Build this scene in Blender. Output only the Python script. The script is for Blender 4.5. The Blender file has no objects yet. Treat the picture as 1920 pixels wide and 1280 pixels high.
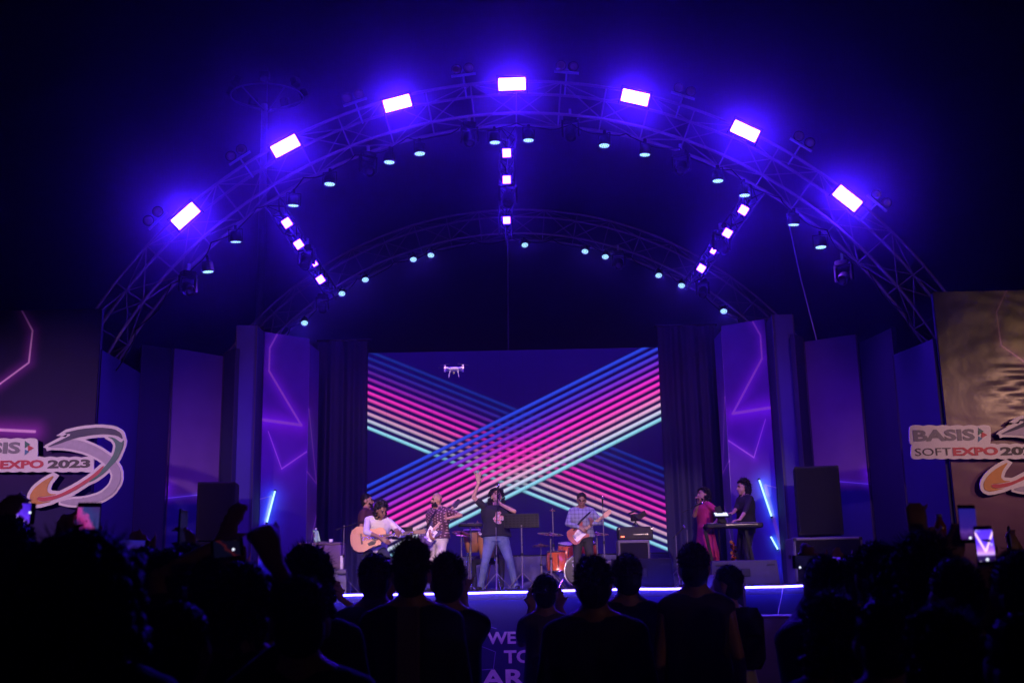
import bpy, bmesh, math, random
import numpy as np
from mathutils import Vector, Matrix, Euler, Quaternion
random.seed(7); np.random.seed(7)
R = math.radians
scene = bpy.context.scene
COL = scene.collection

# ------------------------------------------------------------------ camera
FPX, PITCH, ROLL, CAMZ = 2050.0, R(12.25), R(1.15), 1.75
cam_data = bpy.data.cameras.new('camera'); cam = bpy.data.objects.new('camera', cam_data); COL.objects.link(cam)
cam_data.sensor_width = 36.0; cam_data.lens = 36.0 * FPX / 1920.0
cam_data.clip_start = 0.05; cam_data.clip_end = 600.0
fwd = Vector((0, math.cos(PITCH), math.sin(PITCH))); up0 = Vector((0, -math.sin(PITCH), math.cos(PITCH))); rt0 = Vector((1, 0, 0))
rt = math.cos(ROLL) * rt0 - math.sin(ROLL) * up0
up = math.sin(ROLL) * rt0 + math.cos(ROLL) * up0
m = Matrix.Identity(4)
for i in range(3):
    m[i][0], m[i][1], m[i][2] = rt[i], up[i], -fwd[i]
m[2][3] = CAMZ
cam.matrix_world = m
cam_data.dof.use_dof = True; cam_data.dof.focus_distance = 19.0; cam_data.dof.aperture_fstop = 3.2
scene.camera = cam

# ------------------------------------------------------------------ world: night sky
world = bpy.data.worlds.new('World'); scene.world = world; world.use_nodes = True
wn = world.node_tree; bg = wn.nodes['Background']
sky = wn.nodes.new('ShaderNodeTexSky'); sky.sky_type = 'NISHITA'; sky.sun_disc = False
sky.sun_elevation = R(-9.0); sky.sun_rotation = R(200)
wn.links.new(sky.outputs[0], bg.inputs[0]); bg.inputs[1].default_value = 0.002

# ------------------------------------------------------------------ exposure
scene.view_settings.view_transform = 'Standard'; scene.view_settings.look = 'None'
scene.view_settings.exposure = 0.0; scene.view_settings.gamma = 1.0
scene.render.engine = 'CYCLES'
scene.cycles.use_denoising = True
scene.cycles.max_bounces = 5; scene.cycles.diffuse_bounces = 2; scene.cycles.glossy_bounces = 2
scene.cycles.transmission_bounces = 4; scene.cycles.volume_bounces = 0
scene.cycles.sample_clamp_indirect = 4.0
scene.cycles.sample_clamp_direct = 0.0

# ------------------------------------------------------------------ layout helper: the ray through a picture point meets the upright plane y = Y
def P(px, py, Y):
    d = fwd + rt * ((px - 960) / FPX) + up * ((640 - py) / FPX)
    return Vector((0, 0, CAMZ)) + d * (Y / d.y)

# ------------------------------------------------------------------ tagging
def tag(o, label=None, cat=None, group=None, kind=None):
    if label: o['label'] = label
    if cat: o['category'] = cat
    if group: o['group'] = group
    if kind: o['kind'] = kind
    return o
def empty(name, loc=(0, 0, 0), rz=0.0, label=None, cat=None, group=None):
    o = bpy.data.objects.new(name, None); COL.objects.link(o)
    o.location = loc; o.rotation_euler = (0, 0, rz); o.empty_display_size = 0.1
    return tag(o, label, cat, group)
def link(name, me, mat=None, parent=None):
    o = bpy.data.objects.new(name, me); COL.objects.link(o)
    if mat is not None:
        me.materials.clear(); me.materials.append(mat)
    if parent is not None: o.parent = parent
    return o

# ------------------------------------------------------------------ mesh builder
class MB:
    def __init__(s): s.v = []; s.f = []
    def add(s, vs, fs, M=None):
        b = len(s.v)
        s.v += [tuple(M @ Vector(v)) if M is not None else tuple(v) for v in vs]
        s.f += [tuple(i + b for i in f) for f in fs]
        return s
    def box(s, c, size, rot=None, taper=1.0):
        x, y, z = size[0] / 2, size[1] / 2, size[2] / 2; t = taper
        vs = [(-x, -y, -z), (x, -y, -z), (x, y, -z), (-x, y, -z), (-x * t, -y * t, z), (x * t, -y * t, z), (x * t, y * t, z), (-x * t, y * t, z)]
        fs = [(0, 3, 2, 1), (4, 5, 6, 7), (0, 1, 5, 4), (1, 2, 6, 5), (2, 3, 7, 6), (3, 0, 4, 7)]
        M = Matrix.Translation(Vector(c))
        if rot is not None: M = M @ (rot.to_matrix().to_4x4() if hasattr(rot, 'to_matrix') else rot)
        return s.add(vs, fs, M)
    def bbox(s, c, size, b=0.01, rot=None):
        """box with chamfered upright and lying edges"""
        x, y, z = size[0] / 2, size[1] / 2, size[2] / 2
        b = min(b, x * .9, y * .9, z * .9)
        ring = lambda ax, ay, zz: [(-ax + b, -ay, zz), (ax - b, -ay, zz), (ax, -ay + b, zz), (ax, ay - b, zz), (ax - b, ay, zz), (-ax + b, ay, zz), (-ax, ay - b, zz), (-ax, -ay + b, zz)]
        vs = ring(x - b * .6, y - b * .6, -z) + ring(x, y, -z + b) + ring(x, y, z - b) + ring(x - b * .6, y - b * .6, z)
        fs = [tuple(range(7, -1, -1)), tuple(range(24, 32))]
        for k in range(3):
            for i in range(8):
                j = (i + 1) % 8; fs.append((k * 8 + i, k * 8 + j, k * 8 + 8 + j, k * 8 + 8 + i))
        M = Matrix.Translation(Vector(c))
        if rot is not None: M = M @ rot.to_matrix().to_4x4()
        return s.add(vs, fs, M)
    def rings(s, rs, cap=True):
        n = len(rs[0]); b = len(s.v)
        for r in rs: s.v += [tuple(p) for p in r]
        for k in range(len(rs) - 1):
            for i in range(n):
                j = (i + 1) % n
                s.f.append((b + k * n + i, b + k * n + j, b + (k + 1) * n + j, b + (k + 1) * n + i))
        if cap:
            s.f.append(tuple(b + i for i in range(n - 1, -1, -1)))
            s.f.append(tuple(b + (len(rs) - 1) * n + i for i in range(n)))
        return s
    def tube(s, pts, r, n=8, cap=True):
        pts = [Vector(p) for p in pts]; rs = []
        rad = r if isinstance(r, (list, tuple)) else [r] * len(pts)
        prev = None
        for i, p in enumerate(pts):
            d = (pts[min(i + 1, len(pts) - 1)] - pts[max(i - 1, 0)])
            if d.length < 1e-9: d = Vector((0, 0, 1))
            d.normalize()
            if prev is None:
                a = Vector((0, 0, 1)) if abs(d.z) < .9 else Vector((1, 0, 0))
                u = d.cross(a).normalized()
            else:
                u = prev - d * prev.dot(d)
                u = u.normalized() if u.length > 1e-6 else d.orthogonal().normalized()
            prev = u; w = d.cross(u)
            rs.append([p + (u * math.cos(t) + w * math.sin(t)) * rad[i] for t in [2 * math.pi * k / n for k in range(n)]])
        return s.rings(rs, cap)
    def cyl(s, a, b, r0, r1=None, n=12):
        return s.tube([a, b], [r0, r0 if r1 is None else r1], n)
    def capsule(s, a, b, r0, r1, n=10):
        a, b = Vector(a), Vector(b); d = b - a
        if d.length < 1e-6: d = Vector((0, 0, 1e-4)); b = a + d
        u = d.normalized(); pts = []; rad = []
        for t in (-90, -60, -30, 0):
            pts.append(a + u * (r0 * math.sin(R(t)))); rad.append(max(r0 * math.cos(R(t)), r0 * .05))
        for t in (0, 30, 60, 90):
            pts.append(b + u * (r1 * math.sin(R(t)))); rad.append(max(r1 * math.cos(R(t)), r1 * .05))
        # fixed frame so rings stay aligned
        x = u.orthogonal().normalized(); y = u.cross(x)
        return s.rings([[p + (x * math.cos(2 * math.pi * k / n) + y * math.sin(2 * math.pi * k / n)) * q for k in range(n)] for p, q in zip(pts, rad)])
    def ball(s, c, r, n=12, mrings=8, M=None):
        r = Vector((r, r, r)) if isinstance(r, (int, float)) else Vector(r); c = Vector(c); rs = []
        for i in range(mrings + 1):
            t = -math.pi / 2 + math.pi * i / mrings
            t = max(min(t, math.pi / 2 - .06), -math.pi / 2 + .06)
            ring = []
            for k in range(n):
                p = Vector((r.x * math.cos(t) * math.cos(2 * math.pi * k / n), r.y * math.cos(t) * math.sin(2 * math.pi * k / n), r.z * math.sin(t)))
                ring.append(c + (M @ p if M is not None else p))
            rs.append(ring)
        return s.rings(rs)
    def lathe(s, prof, c=(0, 0, 0), n=24, M=None):
        c = Vector(c); rs = []
        for (r, z) in prof:
            ring = [Vector((max(r, 1e-4) * math.cos(2 * math.pi * k / n), max(r, 1e-4) * math.sin(2 * math.pi * k / n), z)) for k in range(n)]
            rs.append([c + (M @ p if M is not None else p) for p in ring])
        return s.rings(rs)
    def prism(s, poly, y0, y1):
        """poly in x,z extruded from y0 to y1"""
        n = len(poly); b = len(s.v)
        s.v += [(x, y0, z) for x, z in poly] + [(x, y1, z) for x, z in poly]
        s.f.append(tuple(b + i for i in range(n))); s.f.append(tuple(b + n + i for i in range(n - 1, -1, -1)))
        for i in range(n):
            j = (i + 1) % n; s.f.append((b + i, b + n + i, b + n + j, b + j))
        return s
    def mesh(s, name):
        me = bpy.data.meshes.new(name); me.from_pydata(s.v, [], s.f); me.update()
        bm = bmesh.new(); bm.from_mesh(me); bmesh.ops.recalc_face_normals(bm, faces=bm.faces); bm.to_mesh(me); bm.free()
        return me
    def build(s, name, mat, parent=None, smooth=False):
        me = s.mesh(name)
        if smooth: me.polygons.foreach_set('use_smooth', [True] * len(me.polygons))
        return link(name, me, mat, parent)

def look(o, target, track='-Z'):
    d = Vector(target) - o.location
    o.rotation_euler = d.to_track_quat(track, 'Y' if track in ('-Z', 'Z') else 'Z').to_euler()

# ------------------------------------------------------------------ node maths: write shader patterns as plain expressions
class X:
    nt = None
    def __init__(s, sock): s.s = sock
    @staticmethod
    def m(op, *a, clamp=False):
        n = X.nt.nodes.new('ShaderNodeMath'); n.operation = op; n.use_clamp = clamp
        for i, v in enumerate(a):
            if isinstance(v, X): X.nt.links.new(v.s, n.inputs[i])
            else: n.inputs[i].default_value = float(v)
        return X(n.outputs[0])
    def __add__(s, o): return X.m('ADD', s, o)
    __radd__ = __add__
    def __sub__(s, o): return X.m('SUBTRACT', s, o)
    def __rsub__(s, o): return X.m('SUBTRACT', o, s)
    def __mul__(s, o): return X.m('MULTIPLY', s, o)
    __rmul__ = __mul__
    def __truediv__(s, o): return X.m('DIVIDE', s, o)
    def __rtruediv__(s, o): return X.m('DIVIDE', o, s)
    def __pow__(s, o): return X.m('POWER', s, o)
    def __neg__(s): return X.m('MULTIPLY', s, -1)
def xabs(a): return X.m('ABSOLUTE', a)
def xmin(a, b): return X.m('MINIMUM', a, b)
def xmax(a, b): return X.m('MAXIMUM', a, b)
def xclamp(a): return X.m('ADD', a, 0.0, clamp=True)
def xstep(a, lo, hi):      # smooth 0..1 between lo and hi
    n = X.nt.nodes.new('ShaderNodeMapRange'); n.interpolation_type = 'SMOOTHSTEP'
    n.inputs[1].default_value = lo; n.inputs[2].default_value = hi
    X.nt.links.new(a.s, n.inputs[0]); return X(n.outputs[0])
def xfrac(a): return X.m('FRACT', a)
def xsqrt(a): return X.m('SQRT', a)
def xramp(a, stops, interp='LINEAR'):
    n = X.nt.nodes.new('ShaderNodeValToRGB'); n.color_ramp.interpolation = interp
    el = n.color_ramp.elements
    while len(el) < len(stops): el.new(0.5)
    for e, (p, c) in zip(el, stops): e.position = p; e.color = (*c, 1)
    X.nt.links.new(a.s, n.inputs[0]); return n.outputs[0]
def xmix(f, a, b, mode='MIX'):
    n = X.nt.nodes.new('ShaderNodeMix'); n.data_type = 'RGBA'; n.blend_type = mode; n.clamp_factor = True
    if isinstance(f, X): X.nt.links.new(f.s, n.inputs[0])
    else: n.inputs[0].default_value = f
    for i, c in ((6, a), (7, b)):
        if isinstance(c, tuple): n.inputs[i].default_value = (*c, 1)
        else: X.nt.links.new(c, n.inputs[i])
    return n.outputs[2]
def xscale(col, f):
    n = X.nt.nodes.new('ShaderNodeVectorMath'); n.operation = 'SCALE'
    if isinstance(col, tuple): n.inputs[0].default_value = col
    else: X.nt.links.new(col, n.inputs[0])
    if isinstance(f, X): X.nt.links.new(f.s, n.inputs['Scale'])
    else: n.inputs['Scale'].default_value = f
    return n.outputs[0]
def xadd(a, b):
    n = X.nt.nodes.new('ShaderNodeVectorMath'); n.operation = 'ADD'
    for i, c in ((0, a), (1, b)):
        if isinstance(c, tuple): n.inputs[i].default_value = c
        else: X.nt.links.new(c, n.inputs[i])
    return n.outputs[0]
def xcoord(kind='Generated'):
    t = X.nt.nodes.new('ShaderNodeTexCoord'); sp = X.nt.nodes.new('ShaderNodeSeparateXYZ')
    X.nt.links.new(t.outputs[kind], sp.inputs[0]); return X(sp.outputs[0]), X(sp.outputs[1]), X(sp.outputs[2])
def xnoise(scale, detail=3, kind='Object', sc=(1, 1, 1), rough=.5):
    t = X.nt.nodes.new('ShaderNodeTexCoord'); mp = X.nt.nodes.new('ShaderNodeMapping'); mp.inputs['Scale'].default_value = sc
    n = X.nt.nodes.new('ShaderNodeTexNoise'); n.inputs['Scale'].default_value = scale; n.inputs['Detail'].default_value = detail
    n.inputs['Roughness'].default_value = rough
    X.nt.links.new(t.outputs[kind], mp.inputs[0]); X.nt.links.new(mp.outputs[0], n.inputs['Vector']); return X(n.outputs[0])
def xseg(u, v, a, b):      # distance to a line segment
    ax, ay = a; dx, dy = b[0] - ax, b[1] - ay; L = dx * dx + dy * dy
    px, py = u - ax, v - ay
    t = xclamp((px * dx + py * dy) / L)
    ex, ey = px - t * dx, py - t * dy
    return xsqrt(ex * ex + ey * ey)

def newmat(name):
    mt = bpy.data.materials.new(name); mt.use_nodes = True; X.nt = mt.node_tree
    return mt, mt.node_tree.nodes['Principled BSDF']
def setc(bs, sock, v):
    if isinstance(v, (tuple, list)): bs.inputs[sock].default_value = (*v, 1) if len(v) == 3 else v
    elif isinstance(v, (int, float)): bs.inputs[sock].default_value = v
    elif isinstance(v, X): X.nt.links.new(v.s, bs.inputs[sock])
    else: X.nt.links.new(v, bs.inputs[sock])
def bump(bs, h, strength=.3, dist=.02):
    n = X.nt.nodes.new('ShaderNodeBump'); n.inputs['Strength'].default_value = strength; n.inputs['Distance'].default_value = dist
    X.nt.links.new(h.s, n.inputs['Height']); X.nt.links.new(n.outputs[0], bs.inputs['Normal'])
def mk(name, col, rough=.6, metal=0.0, var=.25, scale=9.0, bmp=.0, spec=.5, coat=0.0, sheen=0.0):
    mt, bs = newmat(name)
    n = xnoise(scale, 4)
    f = 1.0 + (n - .5) * (2 * var)
    setc(bs, 'Base Color', xscale(tuple(col), f))
    setc(bs, 'Roughness', xclamp(rough + (n - .5) * .25)); bs.inputs['Metallic'].default_value = metal
    bs.inputs['Specular IOR Level'].default_value = spec; bs.inputs['Coat Weight'].default_value = coat
    bs.inputs['Sheen Weight'].default_value = sheen
    if bmp: bump(bs, xnoise(scale * 6, 3), bmp, .01)
    return mt
def glow(name, col, strength, sample=True):
    mt, bs = newmat(name)
    setc(bs, 'Base Color', (.02, .02, .02)); setc(bs, 'Emission Color', tuple(col)); bs.inputs['Emission Strength'].default_value = strength
    if not sample: mt.cycles.emission_sampling = 'NONE'
    return mt
def rgb(h):
    h = h.lstrip('#'); c = [int(h[i:i + 2], 16) / 255 for i in (0, 2, 4)]
    return tuple(x / 12.92 if x < .04045 else ((x + .055) / 1.055) ** 2.4 for x in c)

M = {}
M['black_metal'] = mk('black_metal', (.010, .010, .011), .55, .1, spec=.2)
M['black_plastic'] = mk('black_plastic', (.012, .012, .014), .55, spec=.22)
M['alu'] = mk('aluminium', (.42, .42, .44), .38, .85, .2, 5)
M['steel_pipe'] = mk('steel_pipe', (.32, .27, .24), .42, .4, .35, 3)
M['stand_metal'] = mk('stand_metal', (.26, .25, .24), .3, .5, .15)
M['chrome'] = mk('chrome', (.75, .75, .77), .15, 1.0, .1)
M['speaker_paint'] = mk('speaker_paint', (.012, .011, .016), .7, 0, .2, 20, .2, .12)
M['grille'] = mk('grille', (.006, .005, .009), .7, 0, .3, 60, .3, .12)
M['white_plastic'] = mk('white_plastic', (.75, .75, .77), .35)
# ------------------------------------------------------------------ large structure: ground, stage, set, screen, arches
DECK = 1.57
mt, bs = newmat('asphalt_ground'); n = xnoise(3.0, 6); setc(bs, 'Base Color', xscale((.05, .05, .052), .6 + n * .8)); setc(bs, 'Roughness', .85); bump(bs, xnoise(60, 4), .4, .01)
g = MB().add([(-150, -40, 0), (150, -40, 0), (150, 250, 0), (-150, 250, 0)], [(0, 1, 2, 3)]).build('ground', mt); tag(g, kind='structure')

M['deck'] = mk('stage_carpet', (.035, .035, .045), .8, 0, .3, 14, .3)
mt, bs = newmat('stage_skirt'); n = xnoise(2.2, 4); setc(bs, 'Base Color', xscale((.03, .028, .15), .7 + n * .6)); setc(bs, 'Roughness', .6); bs.inputs['Specular IOR Level'].default_value = .1; bump(bs, xnoise(5, 3, sc=(1, 1, .3)), .3, .02); M['skirt'] = mt
M['strip'] = glow('led_strip_glow', (.06, .04, 1.0), 65.0)
M['print_violet'] = mk('print_violet', (.28, .22, .55), .5)
stage = empty('stage', (0, 17, 0), label='long black concert stage with printed front skirt and glowing strip along its edge', cat='stage')
MB().box((0, 4.5, DECK - .06), (19, 9, .12)).build('deck', M['deck'], stage)
MB().box((0, .045, (DECK - .12) / 2), (18.9, .09, DECK - .125)).build('skirt', M['skirt'], stage)
# strip: short LED tape lengths, a little wavy as it is taped on
sx0, sx1 = P(540, 1113, 17).x, P(1504, 1099, 17).x
xs_ = [sx0]
while xs_[-1] < sx1: xs_.append(min(xs_[-1] + random.uniform(.9, 1.3), sx1))
zs_ = [DECK - .004 + random.uniform(-.008, .008) for _ in xs_]
for i in range(len(xs_) - 1):
    MB().tube([(xs_[i] + .002, -.035, zs_[i]), ((xs_[i] + xs_[i + 1]) / 2, -.036, (zs_[i] + zs_[i + 1]) / 2 - .006), (xs_[i + 1], -.035, zs_[i + 1])], .016, 6).build('led_strip', M['strip'], stage)

def text_mesh(body, size, extrude, offset=0.0, sx=1.0, shear=0.0, spacing=1.0):
    cu = bpy.data.curves.new('lettering', 'FONT'); cu.body = body; cu.size = size; cu.extrude = extrude; cu.offset = offset
    cu.shear = shear; cu.space_character = spacing; cu.resolution_u = 3
    ob = bpy.data.objects.new('tmp', cu); COL.objects.link(ob)
    dg = bpy.context.evaluated_depsgraph_get(); me = bpy.data.meshes.new_from_object(ob.evaluated_get(dg))
    bpy.data.objects.remove(ob); bpy.data.curves.remove(cu)
    me.transform(Matrix.Scale(sx, 4, (1, 0, 0))); me.transform(Matrix.Rotation(math.pi / 2, 4, 'X'))
    me.name = 'lettering'
    return me
def fit_text(body, p0, p1, parent, mat, depth, offset=0.0, grow=0.0, name='lettering', spacing=1.0):
    """lettering filling the upright box between p0 (lower left) and p1 (upper right), parent-local x,z"""
    me = text_mesh(body, 1.0, .01, offset, 1.0, 0, spacing)
    co = np.array([v.co[:] for v in me.vertices]); lo, hi = co.min(0), co.max(0)
    g = grow
    sx = (p1[0] - p0[0] + 2 * g) / (hi[0] - lo[0]); sz = (p1[1] - p0[1] + 2 * g) / (hi[2] - lo[2])
    co[:, 0] = (co[:, 0] - lo[0]) * sx + p0[0] - g; co[:, 2] = (co[:, 2] - lo[2]) * sz + p0[1] - g
    co[:, 1] = (co[:, 1] - lo[1]) / (hi[1] - lo[1]) * .006 + depth
    me.vertices.foreach_set('co', co.ravel()); me.update()
    return link(name, me, mat, parent)
def loc(o, w): return Vector(w) - o.location
def words(body, x0, y0, x1, y1, Y, parent, mat, depth, **k):
    a = loc(parent, P(x0, y1, Y)); b = loc(parent, P(x1, y0, Y))
    return fit_text(body, (a.x, a.z), (b.x, b.z), parent, mat, depth, **k)
M['letter_white'] = mk('letter_white', (.78, .74, .82), .5)
words('WE', 913, 1183, 967, 1207, 17, stage, M['letter_white'], -.008, offset=.03)
words('TO', 945, 1217, 998, 1243, 17, stage, M['letter_white'], -.008, offset=.03)
words('AR', 902, 1253, 985, 1287, 17, stage, M['letter_white'], -.008, offset=.03)
# thin printed outline on the skirt
b = MB()
pl = [loc(stage, P(x, y, 17)) for x, y in ((893, 1207), (929, 1221), (925, 1253), (893, 1256))]
for i in range(3): b.tube([pl[i] + Vector((0, -.004, 0)), pl[i + 1] + Vector((0, -.004, 0))], .004, 5)
b.build('printed_outline', M['print_violet'], stage)
b = MB(); b.tube([loc(stage, P(918, 1174, 17)) + Vector((0, -.003, 0)), loc(stage, P(931, 1178, 17)) + Vector((0, -.003, 0))], .004, 5); b.build('printed_outline', M['print_violet'], stage)

# ---- flats
def fabric(name, col, scale=30):
    mt, bs = newmat(name); n = xnoise(1.3, 5); setc(bs, 'Base Color', xscale(tuple(col), .72 + n * .56)); setc(bs, 'Roughness', .75)
    bump(bs, xnoise(3.5, 4, sc=(1, 1, .25)), .25, .03); return mt
M['navy_cloth'] = fabric('navy_cloth', (.024, .022, .105))
M['blue_cloth'] = fabric('blue_cloth', (.055, .045, .20))
M['dark_cloth'] = fabric('dark_cloth', (.014, .013, .05))
M['frame_dark'] = mk('frame_dark', (.03, .025, .05), .6)
def solveY(px, py, z, lo=15.0, hi=30.0):
    for _ in range(50):
        mid = (lo + hi) / 2
        if P(px, py, mid).z < z: lo = mid
        else: hi = mid
    return lo
def flat(A, B, mat, label, cat='stage flat', base=DECK, group=None, trim=True, name='stage_flat', thick=.07):
    """A, B: two top corners as world points (same height), the face looking at the crowd"""
    d = Vector((B.x - A.x, B.y - A.y)); w = d.length; h = A.z - base
    o = empty(name, (A.x, A.y, base), math.atan2(d.y, d.x), label, cat, group)
    MB().box((w / 2, thick / 2, h / 2), (w, thick, h)).build('panel', mat, o)
    if trim:
        t = .022
        MB().box((t / 2, -.006, h / 2), (t, .012, h - .004)).build('edge_trim', M['frame_dark'], o)
        MB().box((w - t / 2, -.006, h / 2), (t, .012, h - .004)).build('edge_trim', M['frame_dark'], o)
    for k in (.3, .7):    # timber legs behind
        MB().box((w * k, thick + .025, h / 2 - .02), (.05, .05, h - .05)).build('batten', M['frame_dark'], o)
    return o
def corner(px, py, Y): return P(px, py, Y)

# neon print patterns, u v = 0..1 across the face (v up)
def neon_print(name, segs, base_stops, asp, mirror=False, blue=()):
    mt, bs = newmat(name); u, _, v = xcoord('Generated')
    if mirror: u = 1.0 - u
    uu = u * asp
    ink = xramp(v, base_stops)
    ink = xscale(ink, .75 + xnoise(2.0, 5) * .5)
    for lst, colr, gl in ((segs, (.95, .55, .95), (.42, .05, .60)), (blue, (.75, .9, 1.0), (.10, .45, .95))):
        if not lst: continue
        core = halo = None
        for (a, b_, wd) in lst:
            d = xseg(uu, v, (a[0] * asp, a[1]), (b_[0] * asp, b_[1]))
            c = xstep(d, wd * 1.5, wd * .5) if False else (1.0 - xstep(d, wd * .6, wd * 1.5))
            g_ = xclamp(1.0 - d / (wd * 16)) ** 2.2 * (wd / .004)
            core = c if core is None else xmax(core, c); halo = g_ if halo is None else xmax(halo, g_)
        ink = xadd(ink, xscale(gl, halo * .8)); ink = xmix(core, ink, colr)
    setc(bs, 'Base Color', ink); setc(bs, 'Roughness', .42); bump(bs, xnoise(2.5, 3), .12, .03)
    return mt
PH = 622.0, 1085.0
def pc(px, py, x0=497., x1=580.): return ((px - x0) / (x1 - x0), 1 - (py - PH[0]) / (PH[1] - PH[0]))
def cr(cx, cy): return pc(cx / 3.764 + 420, cy / 3.764 + 600)
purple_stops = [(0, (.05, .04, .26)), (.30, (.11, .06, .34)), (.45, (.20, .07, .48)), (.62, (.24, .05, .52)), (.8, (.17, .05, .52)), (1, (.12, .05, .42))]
seg_c = [(cr(372, 90), cr(325, 190), .0032), (cr(325, 190), cr(325, 350), .0032), (cr(325, 350), cr(557, 697), .004), (cr(557, 697), cr(275, 685), .0052), (cr(330, 760), cr(428, 1005), .0018), (cr(428, 1005), cr(600, 877), .0026)]
blue_c = [(pc(516, 918), pc(490, 1055), .0065), (pc(488, 925), pc(516, 916), .0016)]
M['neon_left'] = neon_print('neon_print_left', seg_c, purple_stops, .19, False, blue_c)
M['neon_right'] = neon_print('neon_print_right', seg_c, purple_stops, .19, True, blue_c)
seg_f = [((.05, .73), (.95, .44), .0025), ((.95, .44), (0, .475), .003), ((.2, .14), (1., .31), .002)]
M['neon_fold_left'] = neon_print('neon_fold_left', seg_f, purple_stops, .05)
M['neon_fold_right'] = neon_print('neon_fold_right', seg_f, purple_stops, .05, True)
dusk_stops = [(0, (.02, .015, .14)), (.36, (.02, .015, .16)), (.40, (.24, .14, .24)), (.7, (.13, .06, .19)), (1, (.09, .05, .22))]
M['dusk_left'] = neon_print('dusk_print_left', [((.0, .40), (.02, .43), .004)], dusk_stops, .25, False, [((0, .385), (1, .42), .0014)])
M['dusk_right'] = neon_print('dusk_print_right', [((.0, .40), (.02, .43), .004)], dusk_stops, .25, True, [((0, .385), (1, .42), .0014)])

def side(tr, S):
    """one wing of the set; tr maps left-hand picture columns, S=-1 left, 1 right"""
    sd = 'left' if S < 0 else 'right'
    def two(a, b):
        return (a, b) if S < 0 else (b, a)
    pts = tr
    A = corner(*pts['L1a'], 16.58); B = corner(*pts['L1b'], solveY(*pts['L1b'], A.z)); B.z = A.z
    flat(*two(A, B), M['navy_cloth'], f'wide plain blue flat receding behind the {sd} logo banner')
    C = corner(*pts['L2a'], B.y - .05); D = corner(*pts['L2b'], 19.05); D.z = C.z
    flat(*two(C, D), M['dark_cloth'], f'dark upright flat between plain blue and dusky printed flats, {sd} wing')
    A = corner(*pts['L3a'], 19.0); B = corner(*pts['L3b'], solveY(*pts['L3b'], A.z)); B.z = A.z
    flat(*two(A, B), M['dusk_' + sd], f'dusky mauve printed flat behind the {sd} loudspeaker stack')
    C = corner(*pts['L4a'], B.y + .02); D = corner(*pts['L4b'], B.y - .3); D.z = C.z
    flat(*two(C, D), M['dark_cloth'], f'narrow black flat beside the dusky printed flat, {sd} wing')
    A = corner(*pts['L5a'], 19.6); B = corner(*pts['L5b'], 19.6); B.z = A.z
    C = corner(*pts['L5c'], 20.25); C.z = A.z
    o = flat(*two(A, B), M['blue_cloth'], f'tall plain blue column beside the {sd} neon printed flat', 'stage column', name='stage_column')
    d1 = Vector((C.x - B.x, C.y - B.y)); h = A.z - DECK - .01
    me = MB().box((d1.length / 2, .03, h / 2), (d1.length, .05, h)).build('side_panel', M['navy_cloth'], o)
    Bl = o.matrix_world.inverted() if False else None
    if S < 0: me.location = ((B - A).length + .002, 0, 0); me.rotation_euler = (0, 0, math.atan2(d1.y, d1.x))
    else:
        d1 = -d1; me.location = (C.x - B.x - .002, C.y - B.y, 0); me.rotation_euler = (0, 0, math.atan2(d1.y, d1.x))
    A = corner(*pts['L6a'], 20.3); B = corner(*pts['L6b'], solveY(*pts['L6b'], A.z)); B.z = A.z
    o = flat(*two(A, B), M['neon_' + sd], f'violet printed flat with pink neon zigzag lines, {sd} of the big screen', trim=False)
    C = corner(*pts['L6c'], B.y + .75); C.z = A.z - .1
    B2 = B.copy(); B2.x += (-S) * .01; B2.z = C.z
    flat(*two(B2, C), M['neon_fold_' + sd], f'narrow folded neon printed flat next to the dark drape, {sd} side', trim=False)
    A = corner(*pts['L7a'], 22.9); B = corner(*pts['L7b'], 22.9)
    x0, x1 = min(A.x, B.x), max(A.x, B.x); h = A.z - DECK
    o = empty('drape', (x0, 22.9, DECK), 0, f'dark blue pleated drape on the {sd} edge of the big screen', 'drape')
    nx = 70; w = x1 - x0; vs = []; fs = []
    for i in range(nx + 1):
        t = i / nx; yy = .045 * math.sin(t * w * 15) + .02 * math.sin(t * w * 37 + 1)
        vs += [(t * w, yy, 0), (t * w, yy, h), (t * w, yy + .01, 0), (t * w, yy + .01, h)]
    for i in range(nx):
        a = i * 4; fs += [(a, a + 4, a + 5, a + 1), (a + 2, a + 3, a + 7, a + 6)]
    MB().add(vs, fs).build('cloth', M['navy_cloth'], o, True)
    MB().cyl((-.05, .03, h + .02), (w + .05, .03, h + .02), .025).build('rail', M['black_metal'], o)
left = dict(L1a=(190, 655), L1b=(265, 700), L2a=(266, 645), L2b=(325, 650), L3a=(325, 652), L3b=(420, 668), L4a=(420, 660), L4b=(443, 658),
            L5a=(443, 610), L5b=(483, 613), L5c=(496, 616), L6a=(497, 622), L6b=(580, 635), L6c=(599, 642), L7a=(598, 640), L7b=(690, 648))
right = dict(L1a=(1750, 635), L1b=(1673, 666), L2a=(1672, 614), L2b=(1607, 622), L3a=(1606, 626), L3b=(1507, 641), L4a=(1506, 632), L4b=(1488, 630),
             L5a=(1487, 589), L5b=(1447, 594), L5c=(1434, 596), L6a=(1433, 598), L6b=(1352, 611), L6c=(1338, 618), L7a=(1340, 610), L7b=(1232, 618))
side(left, -1); side(right, 1)

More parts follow.
